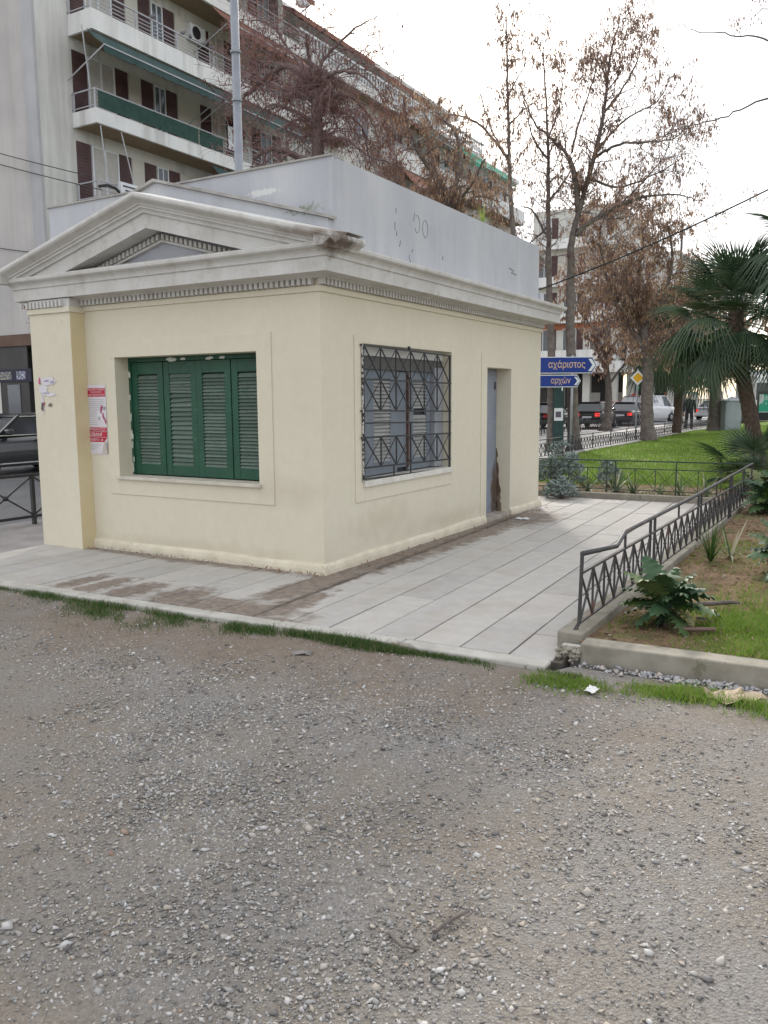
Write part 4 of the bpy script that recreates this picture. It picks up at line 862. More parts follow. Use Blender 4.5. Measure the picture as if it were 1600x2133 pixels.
for k in range(3): MB().box(2.14 + .1 * k, 2.82 - .1 * k, -1.408, -1.402, 9.0 - k * .14, 9.05 - k * .14).build('notice_line', M['dark_shop'], bs)
MB().tube([(1.25, -1.2, 8.85), (1.6, -1.25, 8.95), (1.9, -1.3, 8.9), (2.1, -1.32, 8.75)], .05, 6).build('cable_bundle', M['dark_shop'], A, True)
# laundry and a box on the balcony
MB().box(8.0, 8.5, -1.2, -1.17, 11.7, 12.6).build('laundry', M['frame_white'], A); MB().box(8.6, 8.85, -1.2, -1.17, 11.7, 12.1).build('laundry', mat('red_cloth', (.4, .03, .04)), A)
# pigeons on the upper rail
pm_ = mat('pigeon_grey', (.12, .12, .135), (.2, .2, .215), 30)
def pigeon(x, y, z, rz, label):
    o = thing('pigeon', label, 'bird', (x, y, z), rz, 'pigeons on the balcony rail'); b = MB()
    b.tube([(-.17, 0, .02), (-.10, 0, .06), (0, 0, .09), (.07, 0, .125), (.105, 0, .165), (.125, 0, .20), (.15, 0, .205), (.175, 0, .195)], [.012, .035, .065, .055, .032, .032, .022, .004], 8).build('body', pm_, o, True)
    MB().tube([(0, .02, .05), (.01, .02, 0)], .006, 4).build('leg', M['terracotta'], o); MB().tube([(0, -.02, .05), (.01, -.02, 0)], .006, 4).build('leg', M['terracotta'], o)
for k, (yy, lb) in enumerate(((17.0, 'first pigeon from the near end of the upper balcony rail'), (18.55, 'second pigeon from the near end of the upper balcony rail'), (18.95, 'third pigeon from the near end of the upper balcony rail'), (19.7, 'fourth pigeon from the near end of the upper balcony rail'), (20.1, 'last pigeon of the five on the upper balcony rail'))):
    pigeon(-19.05, yy, 13.94 + .62 + .62 + .02, R(90 + 40 * (k % 3 - 1)), lb)

Bd = thing('apartment_building', 'white apartment block with baluster roof terrace and bright green awnings', 'building', (-20.2, 26.4, 0), R(90))
MB().box(0, 27.5, .004, 14, -.05, 17.3).build('wall', M['pale'], Bd); MB().box(.3, 20.5, 2.4, 13, 17.3, 20.3).build('penthouse', M['pale'], Bd)
MB().box(-.1, 21, 1.2, 13.5, 20.3, 20.5).build('roof_slab', M['fascia'], Bd); MB().box(21.2, 27.6, -.6, 13, 17.3, 17.55).build('roof_slab', M['fascia'], Bd)
balcony(Bd, .1, 20.8, 17.25, .75, .32, 0, 'balusters', .85)
for k in range(6): win(Bd, 1 + k * 3.2, 2.9 + k * 3.2, 17.6, 19.8, 2.39, 1)
awning(Bd, .4, 7.5, 20.25, 19.4, 1.3, -.3, 'awning_brown', False); awning(Bd, 9, 14, 20.25, 19.6, 1.3, .3, 'awning_brown', False)
for zf in (8.4, 11.35, 14.3):
    win(Bd, 5.7, 7.2, zf + 1.0, zf + 2.4, 0, 1); balcony(Bd, .1, 4.2, zf, 1.0, .95, 0, None); balcony(Bd, 8.3, 20.8, zf, 1.1, .95, 0, 'bars', .2); balcony(Bd, 21.5, 27.4, zf, 1.1, .95, 0, None)
    for x in (.6, 2.4, 9, 11.4, 13.8, 16.2, 18.5, 22, 24.6): win(Bd, x, x + 1.3, zf + .2, zf + 2.5, 0, 1, rng.choice(('glass', 'curtain'))); shut(Bd, x + 1.35, x + 1.85, zf + .2, zf + 2.5)
awning(Bd, 15.9, 19.6, 17.2, 16.3, -1.1, -1.9, 'awning_bright'); awning(Bd, 20.4, 24, 17.2, 16.4, -1.0, -1.8, 'awning_bright'); awning(Bd, 10.5, 14.5, 17.2, 16.3, -1.1, -1.9)
awning(Bd, 9, 13, 14.2, 13.3, -1.1, -1.9, 'awning_brown')
MB().box(0, 27.5, -.06, -.002, 3.6, 4.2).build('shop_canopy', M['fascia'], Bd)
for x in (1, 6, 11, 16, 21): MB().box(x, x + 4.4, -.05, .0, -.04, 3.5).build('shopfront', M['dark_shop'], Bd)
sdh = thing('satellite_dish', 'round white satellite dish on the roof terrace edge', 'satellite dish', (-19.9, 27.6, 19.3))
MB().lathe([(.001, .10), (.30, .07), (.52, 0), (.53, -.02), (.30, .05), (.001, .08)], 22, (0, 0, .95), 1).build('dish', M['frame_white'], sdh, True); MB().tube([(0, .08, 0), (0, .08, .95)], .03, 6).build('mast', M['metalrail'], sdh)
MB().tube([(0, -.02, .5), (0, -.45, .8), (0, -.5, .95)], .018, 5).build('feed_arm', M['metalrail'], sdh)

# far blocks that close the avenue
def block(name, label, x, y, w, d, h, rz, floors, cols, wallm, arcade=None, z0=5.4, extra=None):
    o = thing(name, label, 'building', (x, y, -.1), rz)
    MB().box(0, w, .01, d, z0 - .2 if arcade else 0, h).build('wall', M[wallm], o); fh = (h - z0 - .3) / floors
    for f in range(floors):
        z = z0 + f * fh
        balcony(o, .2, w - .2, z, 1.0, .9, 0, None, m='fascia', soff='fascia')
        for c in range(cols):
            x0 = .5 + c * (w - .6) / cols; ww = (w - .6) / cols * .5
            win(o, x0, x0 + ww, z + .2, z + fh * .86, 0, 1, rng.choice(('glass', 'curtain'))); shut(o, x0 + ww + .05, x0 + ww * 1.5, z + .2, z + fh * .86)
    if arcade:
        MB().box(-.8, w + .6, -1.5, d * .5, z0 - 1.3, z0 - .25).build('canopy', M['fascia'], o)
        for k in range(arcade): MB().box(.2 + k * (w - .8) / (arcade - 1), .9 + k * (w - .8) / (arcade - 1), -.6, .1, 0, z0 - 1.3).build('pillar', M['pale'], o)
        MB().box(0, w, 2.6, 2.8, 0, z0 - 1.3).build('shopfront', M['dark_shop'], o)
        for k in range(4): MB().box(1 + k * 2.2, 2 + k * 2.2, 2.5, 2.59, .4, 2.2).build('shop_window', M[('cream_panel', 'terracotta', 'pale', 'curtain')[k]], o)
    return o
cb = block('apartment_building', 'pale corner block with a columned ground floor closing the avenue', -26, 74, 8.6, 14, 19.8, R(3), 4, 3, 'pale', 4)
MB().box(-.02, 8.62, -.03, .008, 8.3, 8.9).build('terracotta_band', M['terracotta'], cb)
block('apartment_building', 'lower beige block right of the columned corner block', -17.0, 76, 4.6, 12, 15.2, R(2), 3, 2, 'facade', 3)
block('apartment_building', 'distant wide beige block behind the palms', -4, 112, 26, 14, 14, R(0), 4, 8, 'pale', None, 3.5)
block('apartment_building', 'distant grey block at the far right beyond the palms', 24, 100, 24, 14, 17, R(-6), 5, 7, 'concrete_wall', None, 3.5)
ac_ = thing('utility_pole', 'thin dark pole rising before the distant beige block', 'pole', (-9.05, 60, -.1))
MB().tube([(0, 0, 0), (0, 0, 14.5)], [.12, .09], 8).build('shaft', M['rail'], ac_, True)

# ------------------------------------------------------------------ trees: main limbs as they grow, twigs and dry hanging leaves grown on them
LIMBS = {
 'a': [([(-4.05,17.9,-0.05),(-4.13,17.9,2.01),(-4.19,17.9,3.42),(-4.3,17.9,5.37),(-4.34,17.9,7.25),(-4.41,17.9,9.14),(-4.61,17.9,11.61)],0.170,0.017),([(-4.32,17.9,6.19),(-4.58,17.25,6.92),(-4.69,16.6,6.94)],0.043,0.013),([(-4.34,17.9,7.28),(-4.04,18.55,8.05),(-3.77,19.2,8.97)],0.043,0.013),([(-4.4,17.9,8.49),(-4.66,17.44,8.94),(-4.82,16.99,10.01)],0.043,0.009),([(-4.41,17.9,9.02),(-4.27,18.42,10.06),(-4.26,18.94,11.68)],0.034,0.009),([(-4.33,17.9,6.6),(-5.18,18.48,6.23),(-5.81,19.07,6.23)],0.038,0.010)],
 'b': [([(-3.5,18.25,-0.05),(-3.61,18.25,2.01),(-3.72,18.25,3.7),(-3.74,18.25,5.37),(-3.73,18.25,6.23),(-3.48,18.25,7.21),(-3.06,18.25,8.7),(-2.85,18.25,9.99),(-2.75,18.25,11.05),(-2.52,18.25,11.96)],0.187,0.013),([(-3.56,18.25,6.98),(-3.61,18.04,7.75),(-3.75,17.83,8.4),(-4.18,17.63,8.91),(-4.66,17.42,9.42),(-5.0,17.21,10.39)],0.093,0.013),([(-3.61,18.25,6.31),(-3.15,18.54,6.78),(-2.14,18.84,7.23),(-1.12,19.13,7.32),(-0.26,19.42,7.07)],0.076,0.010),([(-3.18,18.25,8.39),(-2.35,17.96,8.58),(-1.56,17.66,8.45),(-0.8,17.37,8.32),(-0.16,17.08,8.61)],0.051,0.009),([(-3.3,18.25,7.88),(-2.45,18.47,7.55),(-1.45,18.68,7.85),(-0.85,18.9,8.2)],0.043,0.009),([(-2.93,18.25,9.52),(-2.42,18.51,10.27),(-2.11,18.77,11.05),(-2.07,19.03,11.89)],0.043,0.007),([(-3.88,18.25,8.52),(-3.56,18.47,9.82),(-3.3,18.68,10.88),(-3.32,18.9,11.6)],0.043,0.007),([(-3.62,18.25,6.45),(-2.76,18.64,6.96),(-2.19,19.03,7.5),(-1.49,19.42,8.42),(-1.34,19.81,9.15)],0.051,0.009),([(-3.11,18.25,8.51),(-2.43,18.68,9.42),(-1.62,19.12,9.92),(-1.35,19.55,10.77)],0.043,0.007)],
 'c': [([(-4.34,15.5,-0.05),(-4.41,15.5,5.07),(-4.51,15.5,6.52),(-4.62,15.5,8.33),(-4.69,15.5,10.15),(-4.74,15.5,11.7)],0.11,0.012),([(-4.59,15.5,7.83),(-4.96,15.3,8.57),(-5.51,15.11,10.18)],0.035,0.01),([(-4.59,15.5,7.95),(-5.53,15.63,9.0),(-6.32,15.76,9.41),(-7.06,15.89,9.64)],0.05,0.01),([(-4.63,15.5,8.81),(-4.28,15.62,9.15),(-3.79,15.73,9.45)],0.03,0.008),([(-4.52,15.5,6.84),(-4.95,15.66,7.3),(-5.59,15.81,7.28)],0.04,0.01),([(-4.67,15.5,9.54),(-4.25,15.34,10.01),(-3.74,15.19,10.44)],0.025,0.006)],
 'd': [([(-2.77,24.6,-0.05),(-2.89,24.6,1.38),(-2.9,24.6,2.75),(-3.11,24.6,3.95),(-3.31,24.6,4.8)],0.25,0.15),([(-3.0,24.6,3.27),(-3.73,24.28,4.46),(-4.19,23.95,5.47),(-4.49,23.62,7.1),(-4.17,23.3,8.14)],0.11,0.02),([(-3.21,24.6,4.29),(-3.4,24.82,5.84),(-3.33,25.03,7.2),(-3.51,25.25,8.42)],0.12,0.02),([(-2.9,24.6,2.58),(-2.34,25.03,3.09),(-1.95,25.47,3.78),(-1.75,25.9,4.82)],0.12,0.03),([(-3.11,24.6,3.95),(-2.43,24.34,5.05),(-2.1,24.08,6.29),(-2.25,23.82,7.53)],0.1,0.02),([(-3.01,24.6,3.44),(-2.22,25.12,3.94),(-1.56,25.64,5.46)],0.07,0.02),([(-3.31,24.6,4.8),(-4.24,25.38,5.8),(-5.58,26.16,6.53)],0.07,0.02)],
 'e': [([(-7.75,11.2,-0.05),(-7.77,11.2,6.18),(-7.82,11.2,7.53),(-7.84,11.2,8.53),(-7.94,11.2,9.19)],0.187,0.122),([(-7.75,11.2,7.24),(-8.12,10.94,7.41),(-8.82,10.68,7.68),(-9.17,10.42,7.44)],0.108,0.050),([(-7.94,11.2,9.1),(-8.83,11.36,9.8),(-9.77,11.52,9.65),(-10.52,11.69,9.45),(-11.27,11.85,9.43)],0.094,0.022),([(-7.89,11.2,9.2),(-7.88,10.94,9.76),(-7.71,10.68,10.06)],0.072,0.022),([(-7.82,11.2,9.4),(-7.75,11.46,9.8),(-7.11,11.72,10.38),(-6.57,11.98,10.66)],0.065,0.009),([(-7.9,11.2,9.09),(-7.06,10.9,9.16),(-6.09,10.59,8.77),(-5.41,10.29,8.06)],0.065,0.014),([(-7.83,11.2,8.75),(-7.17,11.46,8.82),(-6.79,11.72,8.5),(-6.5,11.98,7.76)],0.065,0.014),([(-7.82,11.2,8.2),(-8.3,10.85,8.52),(-8.76,10.51,8.61),(-9.08,10.16,8.13)],0.065,0.014),([(-7.84,11.2,8.42),(-7.54,11.59,8.59),(-7.1,11.98,8.29),(-7.07,12.37,7.59)],0.058,0.014),([(-7.9,11.2,9.09),(-8.76,11.33,10.18),(-9.44,11.46,10.93),(-10.47,11.59,11.32)],0.050,0.009),([(-7.94,11.2,8.99),(-8.98,11.59,9.3),(-10.21,11.98,9.99),(-11.16,12.37,10.79)],0.050,0.011),([(-7.78,11.2,7.86),(-6.9,11.03,7.68),(-6.27,10.85,7.22),(-5.52,10.68,6.86)],0.050,0.014)],
 'f': [([(-4.84,13.2,-0.05),(-4.99,13.2,4.83),(-5.13,13.2,5.89),(-5.33,13.2,6.72)],0.17,0.1),([(-5.33,13.2,6.61),(-5.87,12.94,7.54),(-6.14,12.68,8.31),(-6.12,12.42,8.91)],0.08,0.02),([(-5.26,13.2,6.48),(-5.06,13.46,7.43),(-5.32,13.72,8.22),(-6.07,13.98,9.0)],0.08,0.02),([(-5.19,13.2,6.13),(-4.75,13.65,6.62),(-4.29,14.11,6.54)],0.06,0.015),([(-5.13,13.2,5.89),(-5.76,12.98,6.27),(-6.19,12.77,6.75),(-6.48,12.55,6.97)],0.06,0.015),([(-5.33,13.2,6.72),(-5.96,13.63,7.6),(-6.12,14.07,8.44),(-6.7,14.5,9.26)],0.06,0.015),([(-5.2,13.2,6.25),(-4.34,12.61,6.7),(-3.78,12.03,7.02)],0.06,0.015)],
 'g': [([(-3.17,31.0,-0.05),(-3.17,31.0,1.34),(-3.14,31.0,2.56),(-3.13,31.0,3.77)],0.26,0.16),([(-3.13,31.0,3.77),(-3.41,30.68,5.15),(-3.77,30.35,6.13)],0.1,0.02),([(-3.12,31.0,3.57),(-2.54,31.32,4.56),(-2.26,31.65,5.76)],0.1,0.02),([(-3.15,31.0,3.37),(-2.88,31.13,4.36),(-3.17,31.26,5.99)],0.1,0.02)],
 'h': [([(-1.67,31.6,-0.05),(-1.67,31.6,1.33),(-1.69,31.6,2.54),(-1.7,31.6,4.14)],0.3,0.18),([(-1.69,31.6,3.94),(-2.17,31.28,5.13),(-2.57,30.95,6.89)],0.1,0.02),([(-1.68,31.6,3.74),(-1.12,31.92,4.93),(-0.68,32.25,6.5)],0.1,0.02),([(-1.7,31.6,4.14),(-1.68,31.73,5.34),(-1.97,31.86,6.95)],0.1,0.02)],
 'r': [([(3.98,6.2,0.0),(3.76,6.2,2.37),(3.54,6.2,4.18),(3.38,6.2,5.08)],0.14,0.07),([(3.5,6.2,4.48),(3.09,6.25,5.34),(2.8,6.29,5.47),(2.21,6.34,5.34),(1.7,6.39,5.3),(1.24,6.43,5.18)],0.022,0.004),([(3.39,6.2,5.02),(3.12,6.17,5.92),(2.78,6.14,6.14),(2.32,6.11,6.29),(1.84,6.08,6.45),(1.53,6.04,6.63)],0.02,0.003),([(3.38,6.2,5.08),(3.1,6.23,6.23),(2.74,6.25,6.55),(2.52,6.28,6.49)],0.016,0.003),([(3.58,6.2,4.06),(3.18,6.33,4.67),(2.84,6.46,4.26),(2.59,6.59,4.13)],0.016,0.003)],
}
def crom(P, m=6):
    P = [Vector(p) for p in P]; Q = [P[0] * 2 - P[1]] + P + [P[-1] * 2 - P[-2]]; o = []
    for i in range(1, len(Q) - 2):
        a, b, c, d = Q[i - 1:i + 3]
        for k in range(m): t = k / m; o.append(.5 * ((2 * b) + (c - a) * t + (2 * a - 5 * b + 4 * c - d) * t * t + (3 * b - a - 3 * c + d) * t ** 3))
    o.append(P[-1]); return o
def grow(rg, p, d, L_, r, lvl, mx, out, upw=.12, droop=0, kids=(3, 5), wig=.16):
    n = max(3, int(L_ / .16)); P = [p.copy()]; d = d.normalized(); s = L_ / n
    for i in range(n):
        d = (d + Vector((rg.gauss(0, wig), rg.gauss(0, wig), rg.gauss(0, wig) + upw * .5 - droop * i / n))).normalized(); p = p + d * s; P.append(p.copy())
    out.append((P, r, lvl))
    if lvl < mx:
        for k in range(rg.randint(*kids)):
            j = rg.randint(max(1, n // 5), n); q = P[j]; dd = (P[j] - P[j - 1]).normalized(); ax = Vector((rg.gauss(0, 1), rg.gauss(0, 1), rg.gauss(0, 1))).cross(dd)
            if ax.length < 1e-3: continue
            nd = Matrix.Rotation(R(rg.uniform(30, 62)), 3, ax.normalized()) @ dd
            grow(rg, q, nd, L_ * rg.uniform(.42, .72), r * .55, lvl + 1, mx, out, upw, droop, kids, wig)
def fastubes(polys, n=3):
    """thin twigs as one array mesh"""
    V = []; F = []; o = 0
    for P, r, _ in polys:
        k = len(P); A = np.array([tuple(p) for p in P]); D = np.gradient(A, axis=0); D /= np.linalg.norm(D, axis=1)[:, None] + 1e-9
        X = np.cross(D, np.array([.31, .52, .79])); X /= np.linalg.norm(X, axis=1)[:, None] + 1e-9; Y = np.cross(D, X); rr = np.linspace(r, r * .35, k)[:, None]
        V.append(np.stack([A + (X * math.cos(6.283 * j / n) + Y * math.sin(6.283 * j / n)) * rr for j in range(n)], 1).reshape(-1, 3))
        i = np.arange(k - 1)[:, None]; j = np.arange(n)[None]
        F.append((np.stack([i * n + j, i * n + (j + 1) % n, (i + 1) * n + (j + 1) % n, (i + 1) * n + j], -1) + o).reshape(-1, 4)); o += k * n
    return np.concatenate(V), np.concatenate(F)
def leaves(P, lo, hi, w, hang=.8):
    n = len(P); l = nr.uniform(lo, hi, n)[:, None]; d = nr.normal(0, 1 - hang, (n, 3)); d[:, 2] -= hang; d /= np.linalg.norm(d, axis=1)[:, None]
    s = np.cross(d, nr.normal(0, 1, (n, 3))); s /= np.linalg.norm(s, axis=1)[:, None] + 1e-9; nn = np.cross(d, s); ww = w * nr.uniform(.6, 1.4, (n, 1))
    V = np.stack([P, P + d * l * .45 + s * ww + nn * ww * .5, P + d * l, P + d * l * .55 - s * ww + nn * ww * .5], 1).reshape(-1, 3); b = (np.arange(n) * 4)[:, None, None]
    return V, (np.array([(0, 1, 2), (0, 2, 3)])[None] + b).reshape(-1, 3)
M['bark'] = mat('bark', (.12, .098, .088), (.20, .17, .15), 7, .95, .9, 26, bd=.03); M['bark_red'] = mat('bark_reddish', (.12, .085, .08), (.19, .14, .13), 7, .95, .8, 26, bd=.03)  # bark tones lightened: lens glare over the trees is put into the colour
M['twig'] = mat('twig', (.14, .10, .095), (.22, .165, .15), 3, .9); M['twig_red'] = mat('twig_reddish', (.17, .105, .10), (.26, .17, .165), 3, .9)  # twigs lightened too, their colour standing in for the glare veil
M['pod'] = islandmat('dry_leaf', [(0, (.20, .125, .10)), (.5, (.31, .205, .16)), (.85, (.42, .30, .235)), (1, (.48, .37, .27))], .85, .2, .5)
M['pod_ochre'] = islandmat('dry_leaf_ochre', [(0, (.23, .14, .095)), (.5, (.36, .235, .16)), (.85, (.45, .32, .225)), (1, (.5, .39, .26))], .85, .2, .5)
M['pod_red'] = islandmat('dry_leaf_red', [(0, (.11, .05, .04)), (.5, (.19, .09, .07)), (1, (.28, .16, .11))], .85, .2, .3)
def tree(key, label, seed, twig_n, twig_L, mx, nleaf, leafm, w=.016, ll=(.07, .17), upw=.12, droop=0, barkm='bark', twigm='twig', root=None, tr=.007, kids=(3, 5), clump=None, group='bare winter trees along the avenue'):
    rg = random.Random(seed); lim = LIMBS[key]; o0 = Vector(lim[0][0][0]); T = thing('tree', label, 'tree', o0, 0, group); tb = MB(); tw = []
    for i, (P, r0, r1) in enumerate(lim):
        C = crom(P, 7); C = [p + Vector((rg.gauss(0, 1), rg.gauss(0, 1), rg.gauss(0, 1))) * (.012 if i else .006) * (j > 0) for j, p in enumerate(C)]; k = len(C)
        rad = [r0 + (r1 - r0) * (j / (k - 1)) ** .8 for j in range(k)]
        if i == 0 and key != 'c': rad[0] *= 1.7; rad[1] *= 1.22; rad[2] *= 1.08
        tb.tube([p - o0 for p in C], rad, 9 if r0 > .08 else 6)
        cnt = int(twig_n * (1 if i else 1.2) * sum((C[j + 1] - C[j]).length for j in range(k - 1)) / 2.5)
        for q in range(cnt):
            j = rg.randint(int(k * (.22 if i else .5)), k - 1); dd = (C[j] - C[j - 1]).normalized(); ax = Vector((rg.gauss(0, 1), rg.gauss(0, 1), rg.gauss(0, 1))).cross(dd)
            if ax.length < 1e-3: continue
            nd = Matrix.Rotation(R(rg.uniform(25, 75)), 3, ax.normalized()) @ dd
            grow(rg, C[j], nd, twig_L * rg.uniform(.5, 1.2) * (1.15 - .5 * j / k), max(tr, min(.02, rad[j] * .4)), 1, mx, tw, upw, droop, kids)
    tb.build('trunk', M[barkm], T, True)
    V, F = fastubes([([p - o0 for p in P], max(r, .0045 if key in 'er' else .0075), l) for P, r, l in tw]); npmesh('branches', V, F, M[twigm], T, kind='stuff')
    pool = np.array([tuple(p - o0) for P, r, l in tw for p in P[1:]])
    if nleaf:
        if clump: # leaves bunch on some twigs
            sel = fbm2(pool[:, 0] * 2.2 + seed, pool[:, 2] * 2.2 + pool[:, 1], seed) > clump; pool = pool[sel] if sel.sum() > 50 else pool
        I = nr.integers(0, len(pool), nleaf); LP = pool[I] + nr.normal(0, .03, (nleaf, 3)); V, F = leaves(LP, *ll, w); npmesh('crown', V, F, M[leafm], T, kind='stuff')
    return T
tree('a', 'straight bare tree with few pods right behind the direction signs', 1, 9, 1.05, 3, 2200, 'pod', .017, (.07, .17), kids=(2, 4), clump=-.1)
tree('b', 'tall spreading bare tree with hanging pods beside the direction sign post', 2, 15, 1.2, 3, 7500, 'pod', .017, (.07, .17), kids=(2, 4), clump=-.15)
tree('c', 'slender bare tree with one thin straight stem behind the kiosk roof', 3, 8, .8, 2, 1000, 'pod', .020, (.07, .18), kids=(2, 4))
tree('d', 'thick leaning tree full of ochre dry leaves by the priority sign', 4, 24, 1.35, 3, 14000, 'pod_ochre', .022, (.08, .2), .02, .1)
tree('e', 'gnarled tree with a dense thicket of reddish twigs behind the kiosk', 5, 20, 1.1, 3, 4200, 'pod_red', .014, (.06, .14), .02, .2, 'bark_red', 'twig_red', tr=.008, kids=(3, 6), clump=-.05)
tree('f', 'tree hung with ochre dry leaves above the kiosk parapet', 6, 16, .9, 3, 7000, 'pod_ochre', .015, (.07, .17), -.02, .35, kids=(2, 4))
tree('h', 'thick tree trunk beside the grey utility cabinet', 8, 10, 1.2, 2, 2500, 'pod', .03, (.1, .22))
tree('r', 'bare tree reaching thin budding branches in from the right edge', 9, 3.0, .32, 2, 420, 'pod', .008, (.03, .07), .1, 0, tr=.0025, kids=(1, 3))
LIMBS['s'] = [([(-16.7, 10.2, 0), (-16.75, 10.2, 1.8), (-16.6, 10.2, 3.2), (-16.75, 10.25, 4.3)], .24, .12), ([(-16.65, 10.2, 3.2), (-17.3, 10.1, 4.2), (-17.6, 10, 5)], .09, .03), ([(-16.7, 10.2, 3.4), (-16.0, 10.3, 4.4), (-15.8, 10.3, 5.3)], .09, .03)]
tree('s', 'pale pollarded street tree before the dark shops across the road', 10, 14, .6, 2, 500, 'pod_red', .02, (.06, .14), root=None, group='bare winter trees along the avenue')
for i, (x, y, h) in enumerate(((-7.0, 34, 7), (-6.2, 47, 8), (-9.6, 66, 9), (-2.6, 47, 8), (1.5, 52, 9), (5.5, 46, 9), (10, 50, 10), (-16.9, 36, 7))):
    LIMBS['z%d' % i] = [([(x, y, 0), (x + .1, y, h * .25), (x - .1, y, h * .5), (x, y, h * .72)], .22, .08)] + [([(x, y, h * (.3 + .08 * k)), (x + math.cos(k * 2.4) * 1.2, y + math.sin(k * 2.4) * 1.2, h * (.55 + .06 * k)), (x + math.cos(k * 2.4) * 2, y + math.sin(k * 2.4) * 2, h * (.85 + .04 * k))], .08, .02) for k in range(5)]
    tree('z%d' % i, ('bare tree beyond the black hatchback', 'bare tree on the far walk past the van', 'bare tree before the columned corner block', 'bare tree beyond the utility cabinet', 'brown leaved tree behind the leaning palm', 'brown leaved tree behind the palm crowns', 'brown leaved tree at the far edge of the lawn', 'bare street tree before the green awning block')[i], 20 + i, 6, 1.3, 2, 3200, 'pod_ochre' if i % 2 else 'pod', .04, (.14, .3))

# ------------------------------------------------------------------ fan palms
M['palm'] = islandmat('palm_leaf', [(0, (.03, .06, .032)), (.5, (.05, .09, .045)), (.9, (.08, .12, .06)), (1, (.16, .16, .09))], .42, .5, .2)
M['palm_dead'] = islandmat('palm_dead_leaf', [(0, (.13, .09, .055)), (.6, (.22, .16, .10)), (1, (.30, .24, .16))], .8, .2, .2)
M['palm_trunk'] = mat('palm_trunk', (.075, .05, .04), (.14, .095, .075), 14, .95, 1, 30, bd=.04)
def fan_mesh(name, m, rad=.62, n=26, pet=.7, droop=.25, arc=230, seed=0):
    rg = random.Random(seed); b = MB(); b.tube([(0, 0, 0), (pet * .5, 0, .03), (pet, 0, .0)], [.016, .011, .008], 4)
    for k in range(n):
        a = R(-arc / 2 + arc * k / (n - 1)); L_ = rad * (.78 + .22 * math.cos(a * .8)) * rg.uniform(.9, 1.08); dx, dy = math.cos(a), math.sin(a); w = .017
        P = []
        for s in (0, .3, .62, 1.0): P.append(Vector((pet + dx * L_ * s, dy * L_ * s, .05 * s - droop * s ** 2.2 * L_ + rg.uniform(-.01, .01) + .05 * math.cos(a))))
        nx, ny = -dy, dx; ws = (.006, w, w * .85, .001); V = []
        for p, q in zip(P, ws): V += [(p.x - nx * q, p.y - ny * q, p.z), (p.x, p.y, p.z - q * .7), (p.x + nx * q, p.y + ny * q, p.z)]
        b.add(V, [(3 * i + j, 3 * i + j + 1, 3 * i + 4 + j, 3 * i + 3 + j) for i in range(3) for j in range(2)])
    return b.mesh(name, m)
fans = [fan_mesh('leaf', M['palm'], .72, 30, .75, .22, 220, s) for s in range(3)] + [fan_mesh('leaf', M['palm'], 0.80, 32, .8, .85, 190, s) for s in (4, 5)]
dead = [fan_mesh('dead_leaf', M['palm_dead'], .6, 18, .5, .8, 150, 9)]
def palm(label, path, r, n, sc, seed, ndead=14, tilt=0):
    rg = random.Random(seed); o0 = Vector(path[0]); T = thing('palm_tree', label, 'palm', o0, 0, 'fan palms on the lawn'); C = crom(path, 10); b = MB(); k = len(C)
    b.tube([p - o0 for p in C], [r * (1.25 - .3 * min(1, j / 6)) * (1 + .07 * (j % 2)) for j in range(k)], 12).build('trunk', M['palm_trunk'], T)
    top = C[-1] - o0
    for i in range(n):
        el = R(80 - 122 * ((i + .5) / n) ** .85 + rg.uniform(-8, 8)); az = i * 2.39996 + rg.uniform(-.2, .2); s = sc * rg.uniform(.85, 1.12)
        me = fans[rg.randint(0, 2)] if el > R(5) else fans[3 + rg.randint(0, 1)]
        o = obj('leaf', me, T, top + Vector((0, 0, -.28 * i / n * sc)), None); o.rotation_euler = (rg.uniform(-.35, .35), -el, az); o.rotation_mode = 'XYZ'; o.scale = (s,) * 3
    for i in range(ndead):
        az = rg.uniform(0, 6.28); o = obj('dead_leaf', dead[0], T, top + Vector((0, 0, -.3 * sc - rg.uniform(0, .25))), (rg.uniform(-.3, .3), R(rg.uniform(55, 80)), az)); o.scale = (sc * .8,) * 3
    return T
palm('leaning fan palm with a bare trunk beside the back railing corner', [(2.24, 12.9, 0), (2.07, 12.9, .86), (1.84, 12.9, 1.86), (1.66, 12.9, 2.75), (1.60, 12.9, 3.4)], .155, 44, 1.14, 1, 18)
palm('distant fan palm with a slim trunk beside the walking man', [(-2.95, 30.3, .1), (-2.93, 30.3, 1.4), (-2.95, 30.3, 2.8), (-2.9, 30.3, 4.0)], .16, 40, 1.75, 2, 22)
palm('tall fan palm whose crown hangs in at the right edge', [(3.7, 12.2, 0), (3.62, 12.2, 2), (3.5, 12.2, 4.0), (3.45, 12.2, 4.5)], .17, 46, 1.2, 3, 8)
palm('low stemless fan palm clump behind the railing corner', [(2.55, 9.6, 0), (2.52, 9.6, .12), (2.5, 9.6, .22)], .12, 16, .85, 4, 0)

# ------------------------------------------------------------------ plants of the bed and border
t = NT('acanthus_leaf'); oi = t.n('ObjectInfo'); t.col(t.mix(.4, t.ramp(oi.outputs['Random'], [(0, (.02, .055, .026)), (.6, (.04, .09, .035)), (.85, (.09, .14, .035)), (1, (.20, .19, .06))]), t.ramp(t.noise(22, 6), [(.35, (.02, .06, .025)), (.7, (.09, .13, .06))]))); t.bump(t.noise(45, 4), .5, .006); M['acanthus'] = t.set(.52, 0, .35); M['acanthus_light'] = mat('acanthus_leaf_light', (.07, .13, .025), (.10, .17, .035), 9, .4, spec=.4)
M['silver'] = islandmat('silver_leaf', [(0, (.16, .20, .18)), (.6, (.24, .29, .27)), (1, (.33, .38, .36))], .8, .2); M['strap'] = islandmat('strap_leaf', [(0, (.08, .14, .05)), (.5, (.20, .24, .13)), (.8, (.40, .40, .28)), (1, (.5, .46, .34))], .6, .3, .2)
